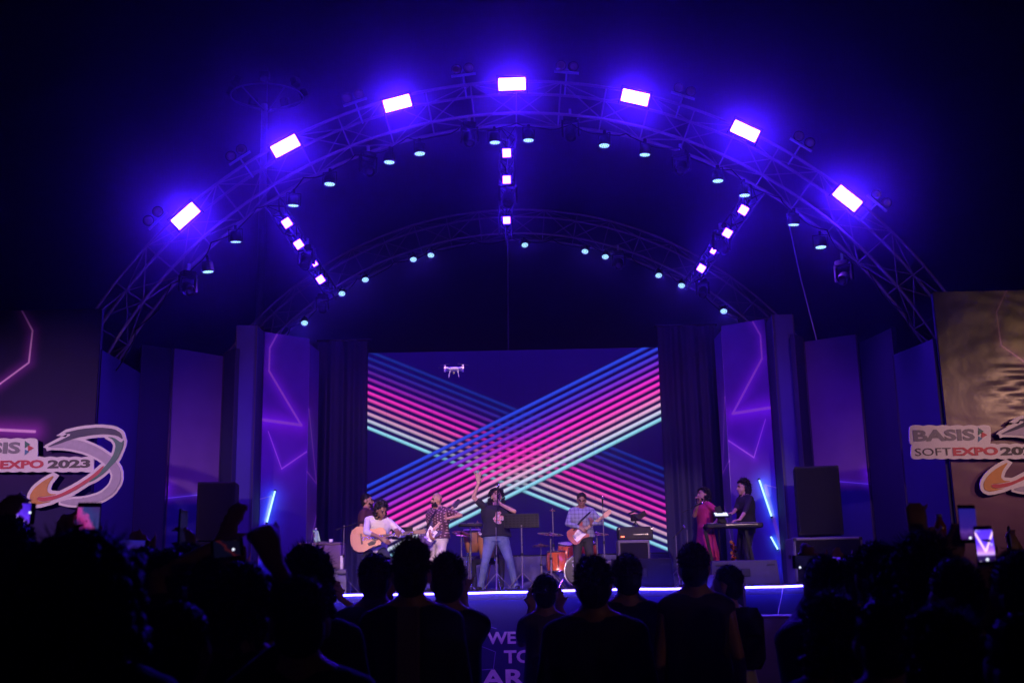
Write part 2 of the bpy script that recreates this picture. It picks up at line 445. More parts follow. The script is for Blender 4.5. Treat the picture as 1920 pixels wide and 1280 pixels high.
# ---- LED screen
SA, SB = P(683, 660, 23.4), P(1231, 653, 23.4)
SZ0 = P(683, 1046, 23.4).z; SW = 3.2 * 2; SX0 = SA.x; SX1 = SB.x + .03; SZ1 = (SA.z + SB.z) / 2
scr = empty('led_screen', (SX0, 23.4, SZ0), 0, 'huge LED video screen showing crossing blue and pink light bars', 'screen')
sw, sh = SX1 - SX0, SZ1 - SZ0
mt, bs = newmat('led_display'); u, _, v = xcoord('Generated')
Xc = u * 1425.0 + 215.0; Yc = 1090.0 - v * 985.0
a_i = (Yc - (765.0 - (Xc - 215.0) * .482)) / 34.6
b_i = (Yc - (88.0 + (Xc - 215.0) * .43)) / 34.2
stops = [('2a44e0', 0), ('2f40e0', .09), ('4a35d8', .18), ('7a2fd6', .27), ('b22fd8', .37), ('f230cc', .46), ('ff36c6', .55), ('ff50c6', .64), ('f884cc', .73), ('e8b4dc', .82), ('cdd6f2', .91), ('8ad6f0', 1.0)]
stA = [(p, rgb(h)) for h, p in stops]
stB = [(p, tuple(c * f for c in rgb(h))) for (h, p), f in zip(stops, [.35, .35, .4, .45, .6, .8, .85, .8, .7, .75, .8, 1.])]
def bars(idx, w):
    f = xfrac(idx + .5) - .5
    inr = xstep(idx, -.5, -.45) * (1.0 - xstep(idx, 11.45, 11.5))
    edge = 1.0 - xstep(xabs(f), w * .5, w * 1.12)
    shade = .30 + .70 * (1.0 - xstep(f, -w * .15, w * .95)) * (.75 + .25 * xstep(f, -w, -w * .35))
    return edge * inr, shade
mA, shA = bars(a_i, .36); mB, shB = bars(b_i, .33)
cA = xscale(xramp((a_i + .0) / 11.0, stA), shA); cB = xscale(xramp(b_i / 11.0, stB), shB)
inA = xstep(a_i, -1.0, 0.0) * (1.0 - xstep(a_i, 11.0, 12.0))
dim = 1.0 - inA * .45
glowA = inA * .6
bgc = xramp(v, [(0, rgb('170560')), (.35, rgb('140348')), (1, rgb('13045e'))])
bgc = xscale(bgc, .8 + xnoise(1.2, 3) * .4)
bgc = xscale(bgc, 1.0 - inA * .35)
col = xmix(mB * dim, bgc, cB); col = xmix(mA, col, cA)
# fine LED pitch
px_ = xabs(xfrac(u * 400.0) - .5) * 2.0; py_ = xabs(xfrac(v * 280.0) - .5) * 2.0
col = xscale(col, 1.0 - .18 * xmax(px_, py_))
jx = xabs(xfrac(u * 13.0) - .5); jy = xabs(xfrac(v * 9.0) - .5)
col = xscale(col, 1.0 - .22 * xstep(xmax(jx, jy), .488, .496))
setc(bs, 'Base Color', (.004, .004, .005)); bs.inputs['Specular IOR Level'].default_value = 0.0; setc(bs, 'Emission Color', col); bs.inputs['Emission Strength'].default_value = 1.22; setc(bs, 'Roughness', .5)
MB().add([(0, 0, 0), (sw, 0, 0), (sw, 0, sh), (0, 0, sh), (0, .02, 0), (sw, .02, 0), (sw, .02, sh), (0, .02, sh)], [(0, 1, 2, 3), (7, 6, 5, 4), (0, 4, 5, 1), (1, 5, 6, 2), (2, 6, 7, 3), (3, 7, 4, 0)]).build('display', mt, scr)
MB().box((sw / 2, .11, sh / 2), (sw + .02, .16, sh + .02)).build('cabinet', M['black_plastic'], scr)
for xx in (-.02, sw + .02): MB().box((xx, .05, sh / 2), (.03, .14, sh + .06)).build('frame', M['black_metal'], scr)
MB().box((sw / 2, .02, -(SZ0 - DECK) / 2 - .012), (sw + .5, .03, SZ0 - DECK - .03)).build('plinth_cloth', M['blue_cloth'], scr)
for k in range(5):
    MB().box((sw * (k + .5) / 5, .5, (SZ0 - DECK) / 2 - (SZ0 - DECK)), (.08, .9, SZ0 - DECK)).build('support', M['black_metal'], scr)

# ---- outer logo banners
def banner_mat(name, mirror):
    mt, bs = newmat(name); u, _, v = xcoord('Generated')
    return mt
BY = 16.5
def uvb(px, py, x0, z0, w, h):
    q = P(px, py, BY); return ((q.x - x0) / w, (q.z - z0) / h)
def banner(xs, ztop, S, label, segs_px):
    x0, x1 = min(xs), max(xs); w = x1 - x0; h = ztop
    o = empty('banner_wall', (x0, BY, 0), 0, label, 'banner')
    asp = w / h
    segs = [(uvb(*a, x0, 0, w, h), uvb(*b_, x0, 0, w, h), wd) for a, b_, wd in segs_px]
    stops = [(0, (.018, .012, .10)), (.5, (.022, .012, .095)), (.62, (.035, .010, .09)), (.8, (.02, .008, .075)), (1, (.012, .008, .05))] if S < 0 else [(0, (.07, .035, .11)), (.5, (.15, .07, .12)), (.62, (.11, .045, .10)), (.72, (.05, .02, .08)), (.85, (.028, .012, .06)), (1, (.018, .010, .05))]  # right print: warm light around the logo and dark top worked into the ink
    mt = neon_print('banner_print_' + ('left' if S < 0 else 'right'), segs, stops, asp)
    bs = mt.node_tree.nodes['Principled BSDF']; setc(bs, 'Roughness', .6 if S < 0 else .2); bs.inputs['Specular IOR Level'].default_value = .12 if S < 0 else .4
    # vinyl sheet: loosely stretched, sags in lying wrinkles near the logo
    nx, nz = 60, 150; vs = []; fs = []
    for j in range(nz + 1):
        for i in range(nx + 1):
            uu, vv = i / nx, j / nz; zz = vv * h; xx = uu * w
            amp = math.exp(-((zz - 4.45) / .42) ** 2) * .0038 * math.exp(-((xx - (1.15 if S > 0 else w - 1.6)) / .45) ** 2) * (1 if S > 0 else .3)
            ph = 1.3 * math.sin(xx * 2.3 + zz * 1.7) + .6 * math.sin(zz * 5.1 + xx)
            yy = -amp * (math.sin(zz * 26 + 2.2 * ph) + .6 * math.sin(zz * 43 - 1.5 * ph + xx * 3)) - .003 * math.sin(xx * 2.6 + zz * .9) - .0015 * math.sin(xx * 5.3 - zz * 2.1) - .0004 * math.sin(zz * 19 + 3 * ph)
            vs.append((xx, yy - .02, zz))
    for j in range(nz):
        for i in range(nx):
            a = j * (nx + 1) + i; fs.append((a, a + 1, a + nx + 2, a + nx + 1))
    sheet = MB().add(vs, fs).build('vinyl_sheet', mt, o, True)
    MB().box((w / 2, .07, h / 2), (w - .02, .08, h - .02)).build('backing', M['frame_dark'], o)
    for k in range(5): MB().box((.1 + (w - .2) * k / 4, .16, h / 2), (.05, .1, h - .1)).build('scaffold_post', M['alu'], o)
    return o
XL = P(188, 640, BY).x; XR = P(1758, 640, BY).x; ZT = 5.98
banner((XL - 3.6, XL), ZT, -1, 'purple printed banner wall carrying the logo on the left of the stage',
       [((38, 575), (62, 620), .0022), ((62, 620), (55, 680), .0022), ((55, 680), (-60, 765), .0022), ((-120, 800), (66, 809), .0034)])
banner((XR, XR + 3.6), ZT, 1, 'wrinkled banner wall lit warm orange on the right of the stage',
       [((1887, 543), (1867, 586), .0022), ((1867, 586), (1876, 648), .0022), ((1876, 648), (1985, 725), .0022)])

# ---- logo signs: cut-out boards standing proud of the banners
M['board_white'] = mk('board_white', (.80, .78, .80), .5, 0, .08)
M['logo_grey'] = mk('logo_grey', (.22, .22, .25), .5); M['logo_navy'] = mk('logo_navy', (.03, .03, .09), .5); M['logo_dark'] = mk('logo_dark', (.05, .045, .05), .5)
M['logo_red'] = mk('logo_red', (.55, .03, .06), .45); M['logo_green'] = mk('logo_green', (.02, .16, .12), .45); M['logo_orange'] = mk('logo_orange', (.62, .26, .04), .45)
M['logo_lilac'] = mk('logo_lilac', (.42, .38, .50), .45); M['logo_blue'] = mk('logo_blue', (.06, .22, .42), .45)
def outline(poly, depth, thick, offset, name, mat, parent, smooth_n=1):
    cu = bpy.data.curves.new(name, 'CURVE'); cu.dimensions = '2D'; cu.fill_mode = 'BOTH'; cu.extrude = thick / 2; cu.offset = offset
    pts = poly
    for _ in range(smooth_n):     # corner cutting keeps tips, rounds the run
        q = []
        for i in range(len(pts)):
            a, b_ = pts[i], pts[(i + 1) % len(pts)]
            q += [(a[0] * .8 + b_[0] * .2, a[1] * .8 + b_[1] * .2), (a[0] * .2 + b_[0] * .8, a[1] * .2 + b_[1] * .8)]
        pts = q
    area = sum(pts[i][0] * pts[(i + 1) % len(pts)][1] - pts[(i + 1) % len(pts)][0] * pts[i][1] for i in range(len(pts)))
    if area > 0: pts = pts[::-1]
    sp = cu.splines.new('POLY'); sp.points.add(len(pts) - 1); sp.use_cyclic_u = True
    for p, c in zip(sp.points, pts): p.co = (c[0], c[1], 0, 1)
    ob = bpy.data.objects.new('tmp', cu); COL.objects.link(ob)
    dg = bpy.context.evaluated_depsgraph_get(); me = bpy.data.meshes.new_from_object(ob.evaluated_get(dg))
    bpy.data.objects.remove(ob); bpy.data.curves.remove(cu)
    me.transform(Matrix.Rotation(math.pi / 2, 4, 'X')); me.transform(Matrix.Translation((0, depth, 0)))
    return link(name, me, mat, parent)
def logo(dx, dy, label):
    o = empty('logo_sign', P(90 + dx, 870 + dy, 16.32), 0, label, 'sign')
    o.location.y = 16.32
    def L(cx, cy):
        q = loc(o, P(cx / 5.82 + dx, 760 + cy / 5.82 + dy, 16.32)); return (q.x, q.z)
    navy = [(505, 462), (640, 390), (795, 316), (690, 302), (890, 255), (1090, 238), (1250, 255), (1325, 300), (1345, 372), (1285, 330), (1150, 310), (1000, 320), (830, 352), (650, 420)]
    green = [(1175, 340), (1250, 352), (1328, 408), (1358, 372), (1345, 450), (1280, 600), (1150, 730), (1040, 810), (960, 842), (1060, 760), (1190, 620), (1250, 520), (1268, 430), (1235, 372)]
    red = [(1150, 640), (1100, 735), (980, 825), (800, 940), (600, 1025), (480, 1047), (420, 1037), (412, 1000), (520, 998), (650, 972), (830, 880), (1000, 770)]
    orange = [(605, 755), (535, 850), (515, 925), (545, 962), (640, 968), (500, 992), (412, 996), (415, 1040), (480, 1052), (580, 1040), (400, 1085), (335, 1060), (328, 985), (380, 900), (480, 820)]
    lil = [(505, 458), (600, 405), (690, 372), (880, 378), (1080, 460), (1240, 570), (1320, 700), (1322, 830), (1240, 960), (1110, 1040), (940, 1088), (760, 1085), (640, 1055), (760, 1020), (930, 1010), (1100, 960), (1200, 870), (1238, 770), (1205, 690), (1100, 590), (930, 510), (740, 465)]
    k = .00143
    for i, (pl, off) in enumerate(((lil, 24), (navy, 34), (green, 30), (red, 36), (orange, 36))):
        outline([L(*p) for p in pl], .012 - .002 * i, .02, off * k, 'board', M['board_white'], o)
    for i, (pl, mm) in enumerate(((lil, 'logo_lilac'), (navy, 'logo_navy'), (green, 'logo_green'), (orange, 'logo_orange'), (red, 'logo_red'))):
        outline([L(*p) for p in pl], -.012 - .002 * i, .006, 0, 'emblem_stroke', M[mm], o)
    # text rows: scalloped white boards behind, letters in front
    def px(x, y):
        q = loc(o, P(x + dx, y + dy, 16.32)); return (q.x, q.z)
    def strip_board(x0, y0, x1, y1, n, depth):
        pts = []
        for i in range(n * 6 + 1):
            t = i / (n * 6); pts.append(px(x0 + (x1 - x0) * t, y0 + 1.6 - 1.8 * abs(math.sin(t * n * math.pi)) + (2.5 if i in (0, n * 6) else 0)))
        for i in range(n * 6 + 1):
            t = 1 - i / (n * 6); pts.append(px(x0 + (x1 - x0) * t, y1 - 1.6 + 1.8 * abs(math.sin(t * n * math.pi)) - (2.5 if i in (0, n * 6) else 0)))
        outline(pts, depth, .02, 0, 'board', M['board_white'], o)
    strip_board(-82, 821, 71, 858.5, 6, .0125); strip_board(-79, 855.5, 176, 885, 11, .0105)
    def row(body, x0, y0, x1, y1, mm, off):
        words(body, x0 + dx, y0 + dy, x1 + dx, y1 + dy, 16.32, o, M[mm], -.012, offset=off)
    row('BASIS', -74, 828, 39, 852, 'logo_grey', .04)
    row('SOFT', -71, 863.5, -5, 879, 'logo_dark', 0); row('EXPO', 0, 861.5, 83, 879, 'logo_red', .045); row('2023', 89, 860.5, 170, 878, 'logo_dark', .045)
    for pl, mm in (([(47, 826), (47, 840), (57, 833)], 'logo_green'), ([(53, 834), (53, 846), (64, 839.5)], 'logo_red'), ([(47, 842), (46.5, 853), (55, 846)], 'logo_blue')):
        outline([px(*p) for p in pl], -.008, .006, 0, 'triangle_mark', M[mm], o, 0)
    return o
logo(0, 0, 'cut-out white swirl emblem and 2023 lettering on the purple banner at left')
logo(1787, -24.5, 'cut-out logo lettering with red and grey words on the orange-lit banner at right')

# ---- truss arches
tube_me = MB().cyl((0, 0, 0), (0, 0, 1), 1, n=8).mesh('brace')
tube_me.polygons.foreach_set('use_smooth', [len(p.vertices) == 4 for p in tube_me.polygons])
def rod(name, a, b, r, mat, parent):
    a, b = Vector(a), Vector(b); d = b - a
    o = bpy.data.objects.new(name, tube_me); COL.objects.link(o); o.parent = parent
    if not tube_me.materials: tube_me.materials.append(mat)
    o.matrix_local = Matrix.Translation(a) @ d.to_track_quat('Z', 'Y').to_matrix().to_4x4() @ Matrix.Diagonal((r, r, d.length, 1))
    if tube_me.materials[0] is not mat:
        o.material_slots[0].link = 'OBJECT'; o.material_slots[0].material = mat
    return o
RO, RI, TD = 8.02, 7.45, .5
def arch(cx, cz, Y, label, nb=36):
    o = empty('truss_arch', (cx, Y, 0), 0, label, 'truss')
    def pt(r, y, a): return Vector((r * math.cos(a), y, cz + r * math.sin(a)))
    lo, hi = R(-8), R(188)
    for r in (RO, RI):
        for y in (0, TD):
            pts = [pt(r, y, lo + (hi - lo) * k / 120) for k in range(121)]
            b = MB().tube(pts, .0235, 10); b.build('chord', M['steel_pipe'], o, True)
    for k in range(nb):
        a0 = lo + (hi - lo) * k / nb; a1 = lo + (hi - lo) * (k + 1) / nb; odd = k % 2
        w = lambda r, y, a: pt(r, y, a)
        rod('brace', w(RO, 0, a0), w(RI, 0, a0), .0105, M['steel_pipe'], o); rod('brace', w(RO, TD, a0), w(RI, TD, a0), .0105, M['steel_pipe'], o)
        rod('brace', w(RO, 0, a0), w(RO, TD, a0), .0105, M['steel_pipe'], o); rod('brace', w(RI, 0, a0), w(RI, TD, a0), .0105, M['steel_pipe'], o)
        p, q = (a0, a1) if odd else (a1, a0)
        rod('brace', w(RO, 0, p), w(RI, 0, q), .0095, M['steel_pipe'], o); rod('brace', w(RO, TD, q), w(RI, TD, p), .0095, M['steel_pipe'], o)
        rod('brace', w(RO, 0, p), w(RO, TD, q), .009, M['steel_pipe'], o); rod('brace', w(RI, 0, q), w(RI, TD, p), .009, M['steel_pipe'], o)
    return o
arch(.15, 1.88, 17.0, 'larger nearer truss arch carrying the row of bright lamps')
arch(.05, 2.05, 24.0, 'farther truss arch curving above the big screen')
def purlin(ang, label):
    rr = RI - .03
    a = Vector((.15 + rr * math.cos(ang), 17.5, 1.9 + rr * math.sin(ang))); b = Vector((.05 + rr * math.cos(ang), 24.0, 2.05 + rr * math.sin(ang)))
    o = empty('roof_beam', a, 0, label, 'beam'); d = b - a; n = 12
    s = Vector((-math.sin(ang), 0, math.cos(ang))) * .14; i = Vector((math.cos(ang), 0, math.sin(ang))) * -.22
    for off in (s, -s, i): rod('chord', off, off + d, .022, M['black_metal'], o)
    for k in range(n):
        p, q = d * (k / n), d * ((k + 1) / n)
        rod('brace', p + s, p + i, .009, M['black_metal'], o); rod('brace', p - s, p + i, .009, M['black_metal'], o); rod('brace', p + s, q - s, .009, M['black_metal'], o); rod('brace', p + i, q + s, .009, M['black_metal'], o)
    return o
def axis_hit(px, py, r=7.2):
    best = None
    for k in range(140):
        Y = 16.8 + k * .055; t = (Y - 17) / 7.0; q = P(px, py, Y); e = abs(math.hypot(q.x - (.15 - .1 * t), q.z - (1.88 + .17 * t)) - r)
        if best is None or e < best[0]: best = (e, q)
    return best[1]
# ------------------------------------------------------------------ lamps
HAZE = 0.0036
VIO = (.05, .0075, 1.0)
M['strobe'] = glow('strobe_face', VIO, 620.0)
M['square'] = glow('square_face', VIO, 200.0)
M['par_dot'] = glow('par_led', (.34, .66, 1.0), 2.2, False)
M['lens_dark'] = mk('lens_dark', (.06, .05, .05), .12, .3, .2, 5, 0, .8)
def bracket(o, w, h, mat):
    b = MB(); b.box((-w / 2 - .012, .03, .0), (.012, .03, h)); b.box((w / 2 + .012, .03, 0), (.012, .03, h)); b.box((0, .03, h / 2), (w + .036, .03, .012))
    return b.build('bracket', mat, o)
SPOTS = [(348, 405), (535, 274), (745, 194), (960, 158), (1191, 183), (1397, 246), (1589, 372)]
nm = ['lowest bright lamp at the left foot of the nearer arch', 'second bright lamp from the left on the nearer arch', 'bright lamp just left of the arch top', 'bright lamp at the very top of the nearer arch',
      'bright lamp just right of the arch top', 'second bright lamp from the right on the nearer arch', 'lowest bright lamp at the right foot of the nearer arch']
for (px, py), lb in zip(SPOTS, nm):
    w = P(px, py, 16.78); ang = math.atan2(w.z - 1.88, w.x - .15) - math.pi / 2
    o = empty('strobe_light', w, 0, lb, 'stage light', 'bright lamps along the nearer arch')
    o.rotation_euler = Euler((R(16), -ang, 0), 'XYZ')
    MB().bbox((0, .05, 0), (.47, .09, .235), .012).build('housing', M['black_metal'], o)
    MB().box((0, -.002, 0), (.435, .012, .192)).build('lens', M['strobe'], o)
    bracket(o, .48, .3, M['black_metal'])
    MB().box((0, .14, .05), (.06, .1, .06)).build('clamp', M['alu'], o)
# square lamps on the three roof beams
sq = {'centre': [(950, 287), (950, 337), (950, 413)], 'left': [(538, 418), (560, 458), (590, 494), (601, 524)], 'right': [(1394, 394), (1364, 437), (1337, 471), (1315, 503)]}
place = ['nearest the crowd', 'second from the crowd', 'third from the crowd', 'farthest from the crowd']
angs = {}
for sd, lst in sq.items():
    ws = [axis_hit(*p, 6.98) for p in lst]
    a = [math.atan2(w.z - 1.95, w.x - .1) for w in ws]; angs[sd] = sum(a) / len(a)
    for i, w in enumerate(ws):
        lab = f'small square lamp on the {sd} roof beam, ' + (place[i] if not (sd == 'centre' and i == 2) else 'lowest, in front of the farther arch')
        o = empty('square_light', w, 0, lab, 'stage light', f'square lamps along the {sd} roof beam')
        o.rotation_euler = Euler((R(25), math.pi / 2 - angs[sd], 0), 'XYZ')
        s_ = .135 if not (sd != 'centre' and i == 2) else .085
        MB().bbox((0, .05, 0), (s_ + .045, .08, s_ + .045), .01).build('housing', M['black_metal'], o)
        MB().box((0, -.001, 0), (s_, .012, s_)).build('lens', M['square'], o)
        MB().box((0, .08, s_ / 2 + .07), (.04, .04, .12)).build('clamp', M['black_metal'], o)
for sd in angs: purlin(angs[sd], f'{sd} triangular roof beam joining the two arches')

# PAR cans: short can, yoke, nineteen LEDs
def par_parts():
    can = MB().lathe([(.05, .16), (.085, .15), (.10, .06), (.105, .0), (.105, -.02), (.095, -.02), (.095, -.005), (.0, -.005)], n=20).mesh('can')
    dots = MB()
    for r, n in ((0, 1), (.036, 6), (.072, 12)):
        for k in range(n):
            t = 2 * math.pi * k / n; dots.lathe([(.0155, -.012), (.012, -.017), (0, -.018)], (r * math.cos(t), r * math.sin(t), 0), 8)
    yoke = MB(); yoke.box((-.118, 0, .09), (.008, .03, .2)); yoke.box((.118, 0, .09), (.008, .03, .2)); yoke.box((0, 0, .195), (.244, .03, .008)); yoke.box((0, 0, .23), (.04, .04, .07))
    for me in (can,): me.polygons.foreach_set('use_smooth', [True] * len(me.polygons))
    return can, dots.mesh('led_cluster'), yoke.mesh('yoke')
CAN, DOTS, YOKE = par_parts()
CAN.materials.append(M['black_metal']); DOTS.materials.append(M['par_dot']); YOKE.materials.append(M['black_metal'])
def par(px, py, Y, aim, label, group, energy, blend=.7, cone=62, col=(.07, .02, 1.0)):
    w = P(px, py, Y); o = empty('par_light', w, 0, label, 'stage light', group)
    d = (Vector(aim) - w).normalized()
    o.rotation_euler = (-d).to_track_quat('Z', 'Y').to_euler()
    for n_, me in (('can', CAN), ('led_cluster', DOTS)):
        c = bpy.data.objects.new(n_, me); COL.objects.link(c); c.parent = o
    y = bpy.data.objects.new('yoke', YOKE); COL.objects.link(y); y.parent = o
    ld = bpy.data.lights.new('par_beam', 'SPOT'); ld.energy = energy; ld.color = col; ld.spot_size = R(cone); ld.spot_blend = blend; ld.shadow_soft_size = .08
    lo = bpy.data.objects.new('par_beam', ld); COL.objects.link(lo); lo.parent = o; lo.location = (0, 0, -.04)
    return o
fr = [(390, 508), (442, 452), (550, 384), (618, 344), (730, 303), (787, 287), (928, 266), (991, 262), (1133, 272), (1209, 289), (1346, 338), (1396, 365), (1488, 420), (1539, 462)]
ordn = ['leftmost', 'second from left', 'third from left', 'fourth from left', 'fifth from left', 'sixth from left', 'seventh from left, left of centre', 'eighth from left, right of centre', 'sixth from right', 'fifth from right', 'fourth from right', 'third from right', 'second from right', 'rightmost']
for i, (p, od) in enumerate(zip(fr, ordn)):
    w = P(*p, 17.3)
    # facing the crowd and down, as their lit faces show
    par(*p, 17.3, (w.x * .96 + random.uniform(-.4, .4), 17.6 + random.uniform(-.8, .4), 1.5), f'round LED lamp under the nearer arch, {od}', 'round lamps under the nearer arch', 260.0, .8, 110, (.2, .035, 1.0))
rr_ = [(571, 605), (641, 550), (685, 524), (775, 486), (808, 478), (984, 459), (1097, 471), (1135, 481), (1235, 516), (1278, 535), (1357, 583)]
ordr = ['leftmost', 'second from left', 'third from left', 'fourth from left', 'fifth from left', 'the middle one', 'fifth from right', 'fourth from right', 'third from right', 'second from right', 'rightmost']
for p, od in zip(rr_, ordr):
    w = P(*p, 23.85)
    par(*p, 23.85, (w.x * .8 + random.uniform(-1, 1), 19.5, 1.5), f'round LED lamp under the farther arch, {od}', 'round lamps under the farther arch', 70.0, .8, 95).scale = (.85,) * 3

for cx, cz, Y, lb in ((.15, 1.88, 17.27, 'sagging black power cable looped below the nearer arch'), (.05, 2.05, 24.2, 'sagging black power cable looped below the farther arch')):
    pts = []
    for k in range(181):
        a = R(25) + R(130) * k / 180; r = 7.40 - .11 * abs(math.sin(k * math.pi / 10)) ** .7; pts.append((cx + r * math.cos(a), Y + .03 * math.sin(k), cz + r * math.sin(a)))
    o = MB().tube(pts, .012, 5).build('power_cable', M['black_plastic'], None, True); tag(o, lb, 'cable')

# moving heads
MH = (MB().bbox((0, 0, .28), (.26, .2, .10), .02).mesh('base'), MB().box((-.15, 0, .10), (.035, .10, .30)).box((.15, 0, .10), (.035, .10, .30)).box((0, 0, .225), (.33, .12, .03)).mesh('yoke'),
      MB().lathe([(.0, .17), (.07, .165), (.115, .10), (.12, .0), (.105, -.10), (.10, -.13), (.085, -.13), (.085, -.11), (0, -.11)], n=20).mesh('lamp_head'), MB().lathe([(.083, -.112), (.05, -.122), (0, -.125)], n=20).mesh('lens'))
for me, mm in zip(MH, ('black_plastic', 'black_plastic', 'black_plastic', 'lens_dark')): me.materials.append(M[mm]); me.polygons.foreach_set('use_smooth', [mm == 'lens_dark' or me is MH[2]] * len(me.polygons))
def moving_head(w, tilt, pan, label, s=1.0):
    o = empty('moving_head', w, pan, label, 'stage light', 'unlit moving heads hanging from the arches'); o.scale = (s, s, s)
    for n_, me, rot in zip(('base', 'yoke', 'lamp_head', 'lens'), MH, (0, 0, 1, 1)):
        c = bpy.data.objects.new(n_, me); COL.objects.link(c); c.parent = o
        if rot: c.rotation_euler = (tilt, 0, 0)
    MB().box((0, 0, .40), (.05, .05, .16)).build('clamp', M['alu'], o)
moving_head(axis_hit(953, 374, 7.0), R(-35), 0, 'dark moving head lamp on the centre roof beam between square lamps', 1.1)
moving_head(axis_hit(575, 492, 7.05), R(-40), R(-20), 'dark moving head lamp on the left roof beam beside a square lamp')
moving_head(axis_hit(1353, 464, 7.05), R(-40), R(20), 'dark moving head lamp on the right roof beam beside a square lamp')
for px, py, Y, t, pn, lb in ((880, 262, 17.3, -30, 10, 'dark moving head under the nearer arch, left of the top'), (1070, 250, 17.3, -20, -5, 'dark moving head under the nearer arch, right of the top'),
                             (690, 318, 17.3, -50, 30, 'dark moving head under the nearer arch between round lamps on the left'), (1278, 316, 17.3, -50, -30, 'dark moving head under the nearer arch between round lamps on the right'),
                             (352, 542, 17.3, -60, 40, 'dark moving head low on the left leg of the nearer arch'), (1583, 522, 17.3, -60, -40, 'dark moving head low on the right leg of the nearer arch'),
                             (604, 576, 23.8, -40, 20, 'dark moving head on the left of the farther arch'), (1318, 548, 23.8, -40, -20, 'dark moving head on the right of the farther arch'), (1160, 495, 23.8, -40, 0, 'dark moving head right of the top of the farther arch')):
    moving_head(P(px, py, Y), R(t), R(pn), lb, .9)

# twin floodlights on top of the nearer arch
FL = [(290, 408), (445, 290), (663, 184), (868, 133), (1063, 128), (1283, 172), (1506, 265), (1650, 375)]
fn = ['lowest pair on the left', 'second pair from the left', 'third pair from the left', 'pair just left of the top', 'pair just right of the top', 'third pair from the right', 'second pair from the right', 'lowest pair on the right']
M['flood_glass'] = mk('flood_glass', (.40, .28, .22), .2, .6, .3, 30)
for i, ((px, py), lb) in enumerate(zip(FL, fn)):
    w = P(px, py, 17.2); ang = math.atan2(w.z - 1.88, w.x - .15) - math.pi / 2
    o = empty('twin_floodlight', w, 0, f'unlit twin floodlight on top of the nearer arch, {lb}', 'floodlight', 'unlit floodlights on top of the nearer arch'); o.rotation_euler = Euler((0, -ang, 0), 'XYZ')
    MB().box((0, 0, -.28), (.03, .03, .42)).build('post', M['alu'], o)
    MB().box((0, 0, -.08), (.42, .04, .03)).build('crossbar', M['alu'], o)
    for s in (-.105, .105):
        h = MB().lathe([(.04, .13), (.075, .09), (.09, 0), (.092, -.03), (.08, -.03), (.08, -.02), (0, -.02)], (0, 0, 0), 16, Euler((R(-83), 0, 0)).to_matrix()).build('lamp_head', M['black_metal'], o, True); h.location = (s, 0, .03)
        l_ = MB().lathe([(.079, -.022), (.05, -.03), (0, -.032)], (0, 0, 0), 16, Euler((R(-83), 0, 0)).to_matrix()).build('glass', M['flood_glass'], h, True)

# ------------------------------------------------------------------ mast with floodlight ring, far behind
M['mast'] = mk('mast_steel', (.17, .17, .18), .5, .3)
mw = P(488, 600, 44); top = P(496, 196, 44)
o = empty('light_mast', (mw.x, 44, 0), 0, 'tall dark floodlight mast rising behind the left of the arches', 'mast')
MB().tube([(0, 0, 0), (0, 0, 12), (top.x - mw.x, 0, top.z)], [.26, .19, .13], 14).build('pole', M['mast'], o, True)
hz = top.z + .1
b = MB(); b.tube([(1.55 * math.cos(t), 1.3 * math.sin(t), hz + .25) for t in [2 * math.pi * k / 28 for k in range(29)]], .035, 8)
b.build('ring', M['mast'], o, True)
for k in range(5):
    t = 2 * math.pi * (k + .3) / 5; MB().cyl((0, 0, hz - .5), (1.55 * math.cos(t), 1.3 * math.sin(t), hz + .25), .03).build('spoke', M['mast'], o)
for k in range(7):
    t = 2 * math.pi * k / 7 + .35; h = MB().bbox((1.6 * math.cos(t), 1.35 * math.sin(t), hz + .58), (.42, .3, .36), .05, Euler((R(-20), 0, t + 1.57))).build('floodlight', M['black_metal'], o)
MB().cyl((0, 0, hz), (0, 0, hz + 1.6), .02, .006).build('lightning_rod', M['mast'], o)
# rope from the nearer arch to the right wing, guy line above the screen
a, b_ = P(1475, 400, 18.2), P(1531, 637, 19.3)
o = MB().tube([b_, b_.lerp(a, .5) + Vector((-.02, 0, -.03)), a], .012, 6).build('rope', mk('rope', (.5, .45, .6), .8)); tag(o, 'taut rope from the right of the arch down to the mauve flat', 'rope')
a, b_ = P(952, 432, 24.2), P(953, 657, 23.5)
o = MB().tube([b_, a], .012, 6).build('hoist_line', M['alu']); tag(o, 'thin upright line between the farther arch and the screen top', 'cable')

# ------------------------------------------------------------------ front-of-house follow lamps (bare unseen lights, no mast or housings) and the warm street lamp
def unseen_spot(loc_, aim, energy, col, cone, label, blend=.6, size=.12):
    ld = bpy.data.lights.new('unseen_beam', 'SPOT'); ld.energy = energy; ld.color = col; ld.spot_size = R(cone); ld.spot_blend = blend; ld.shadow_soft_size = size
    lo = bpy.data.objects.new('unseen_beam', ld); COL.objects.link(lo); lo.location = loc_; d = Vector(aim) - lo.location; lo.rotation_euler = d.to_track_quat('-Z', 'Y').to_euler()
PINK = (1.0, .62, .62)
HS = 18000.0
unseen_spot((-5.5, -6, 7.5), P(725, 985, 18.3), HS * .9, PINK, 9.0, 'follow lamp aimed at the seated guitarist')
unseen_spot((-1.0, -6, 7.8), P(915, 930, 18.5), HS * 1.0, PINK, 12.0, 'follow lamp aimed at the lead singer')
unseen_spot((3.5, -6, 7.5), P(1095, 985, 19.8), HS * .6, PINK, 8.0, 'follow lamp aimed at the electric guitarist')
unseen_spot((6.5, -6, 7.5), P(1350, 975, 19.8), HS * .6, PINK, 8.0, 'follow lamp aimed at the keyboard player')
unseen_spot((14.0, 2.5, 6.5), P(1890, 840, 16.4), 750.0, (1.0, .50, .34), 13, 'warm lamp aimed at the right banner', 1.0, .3)
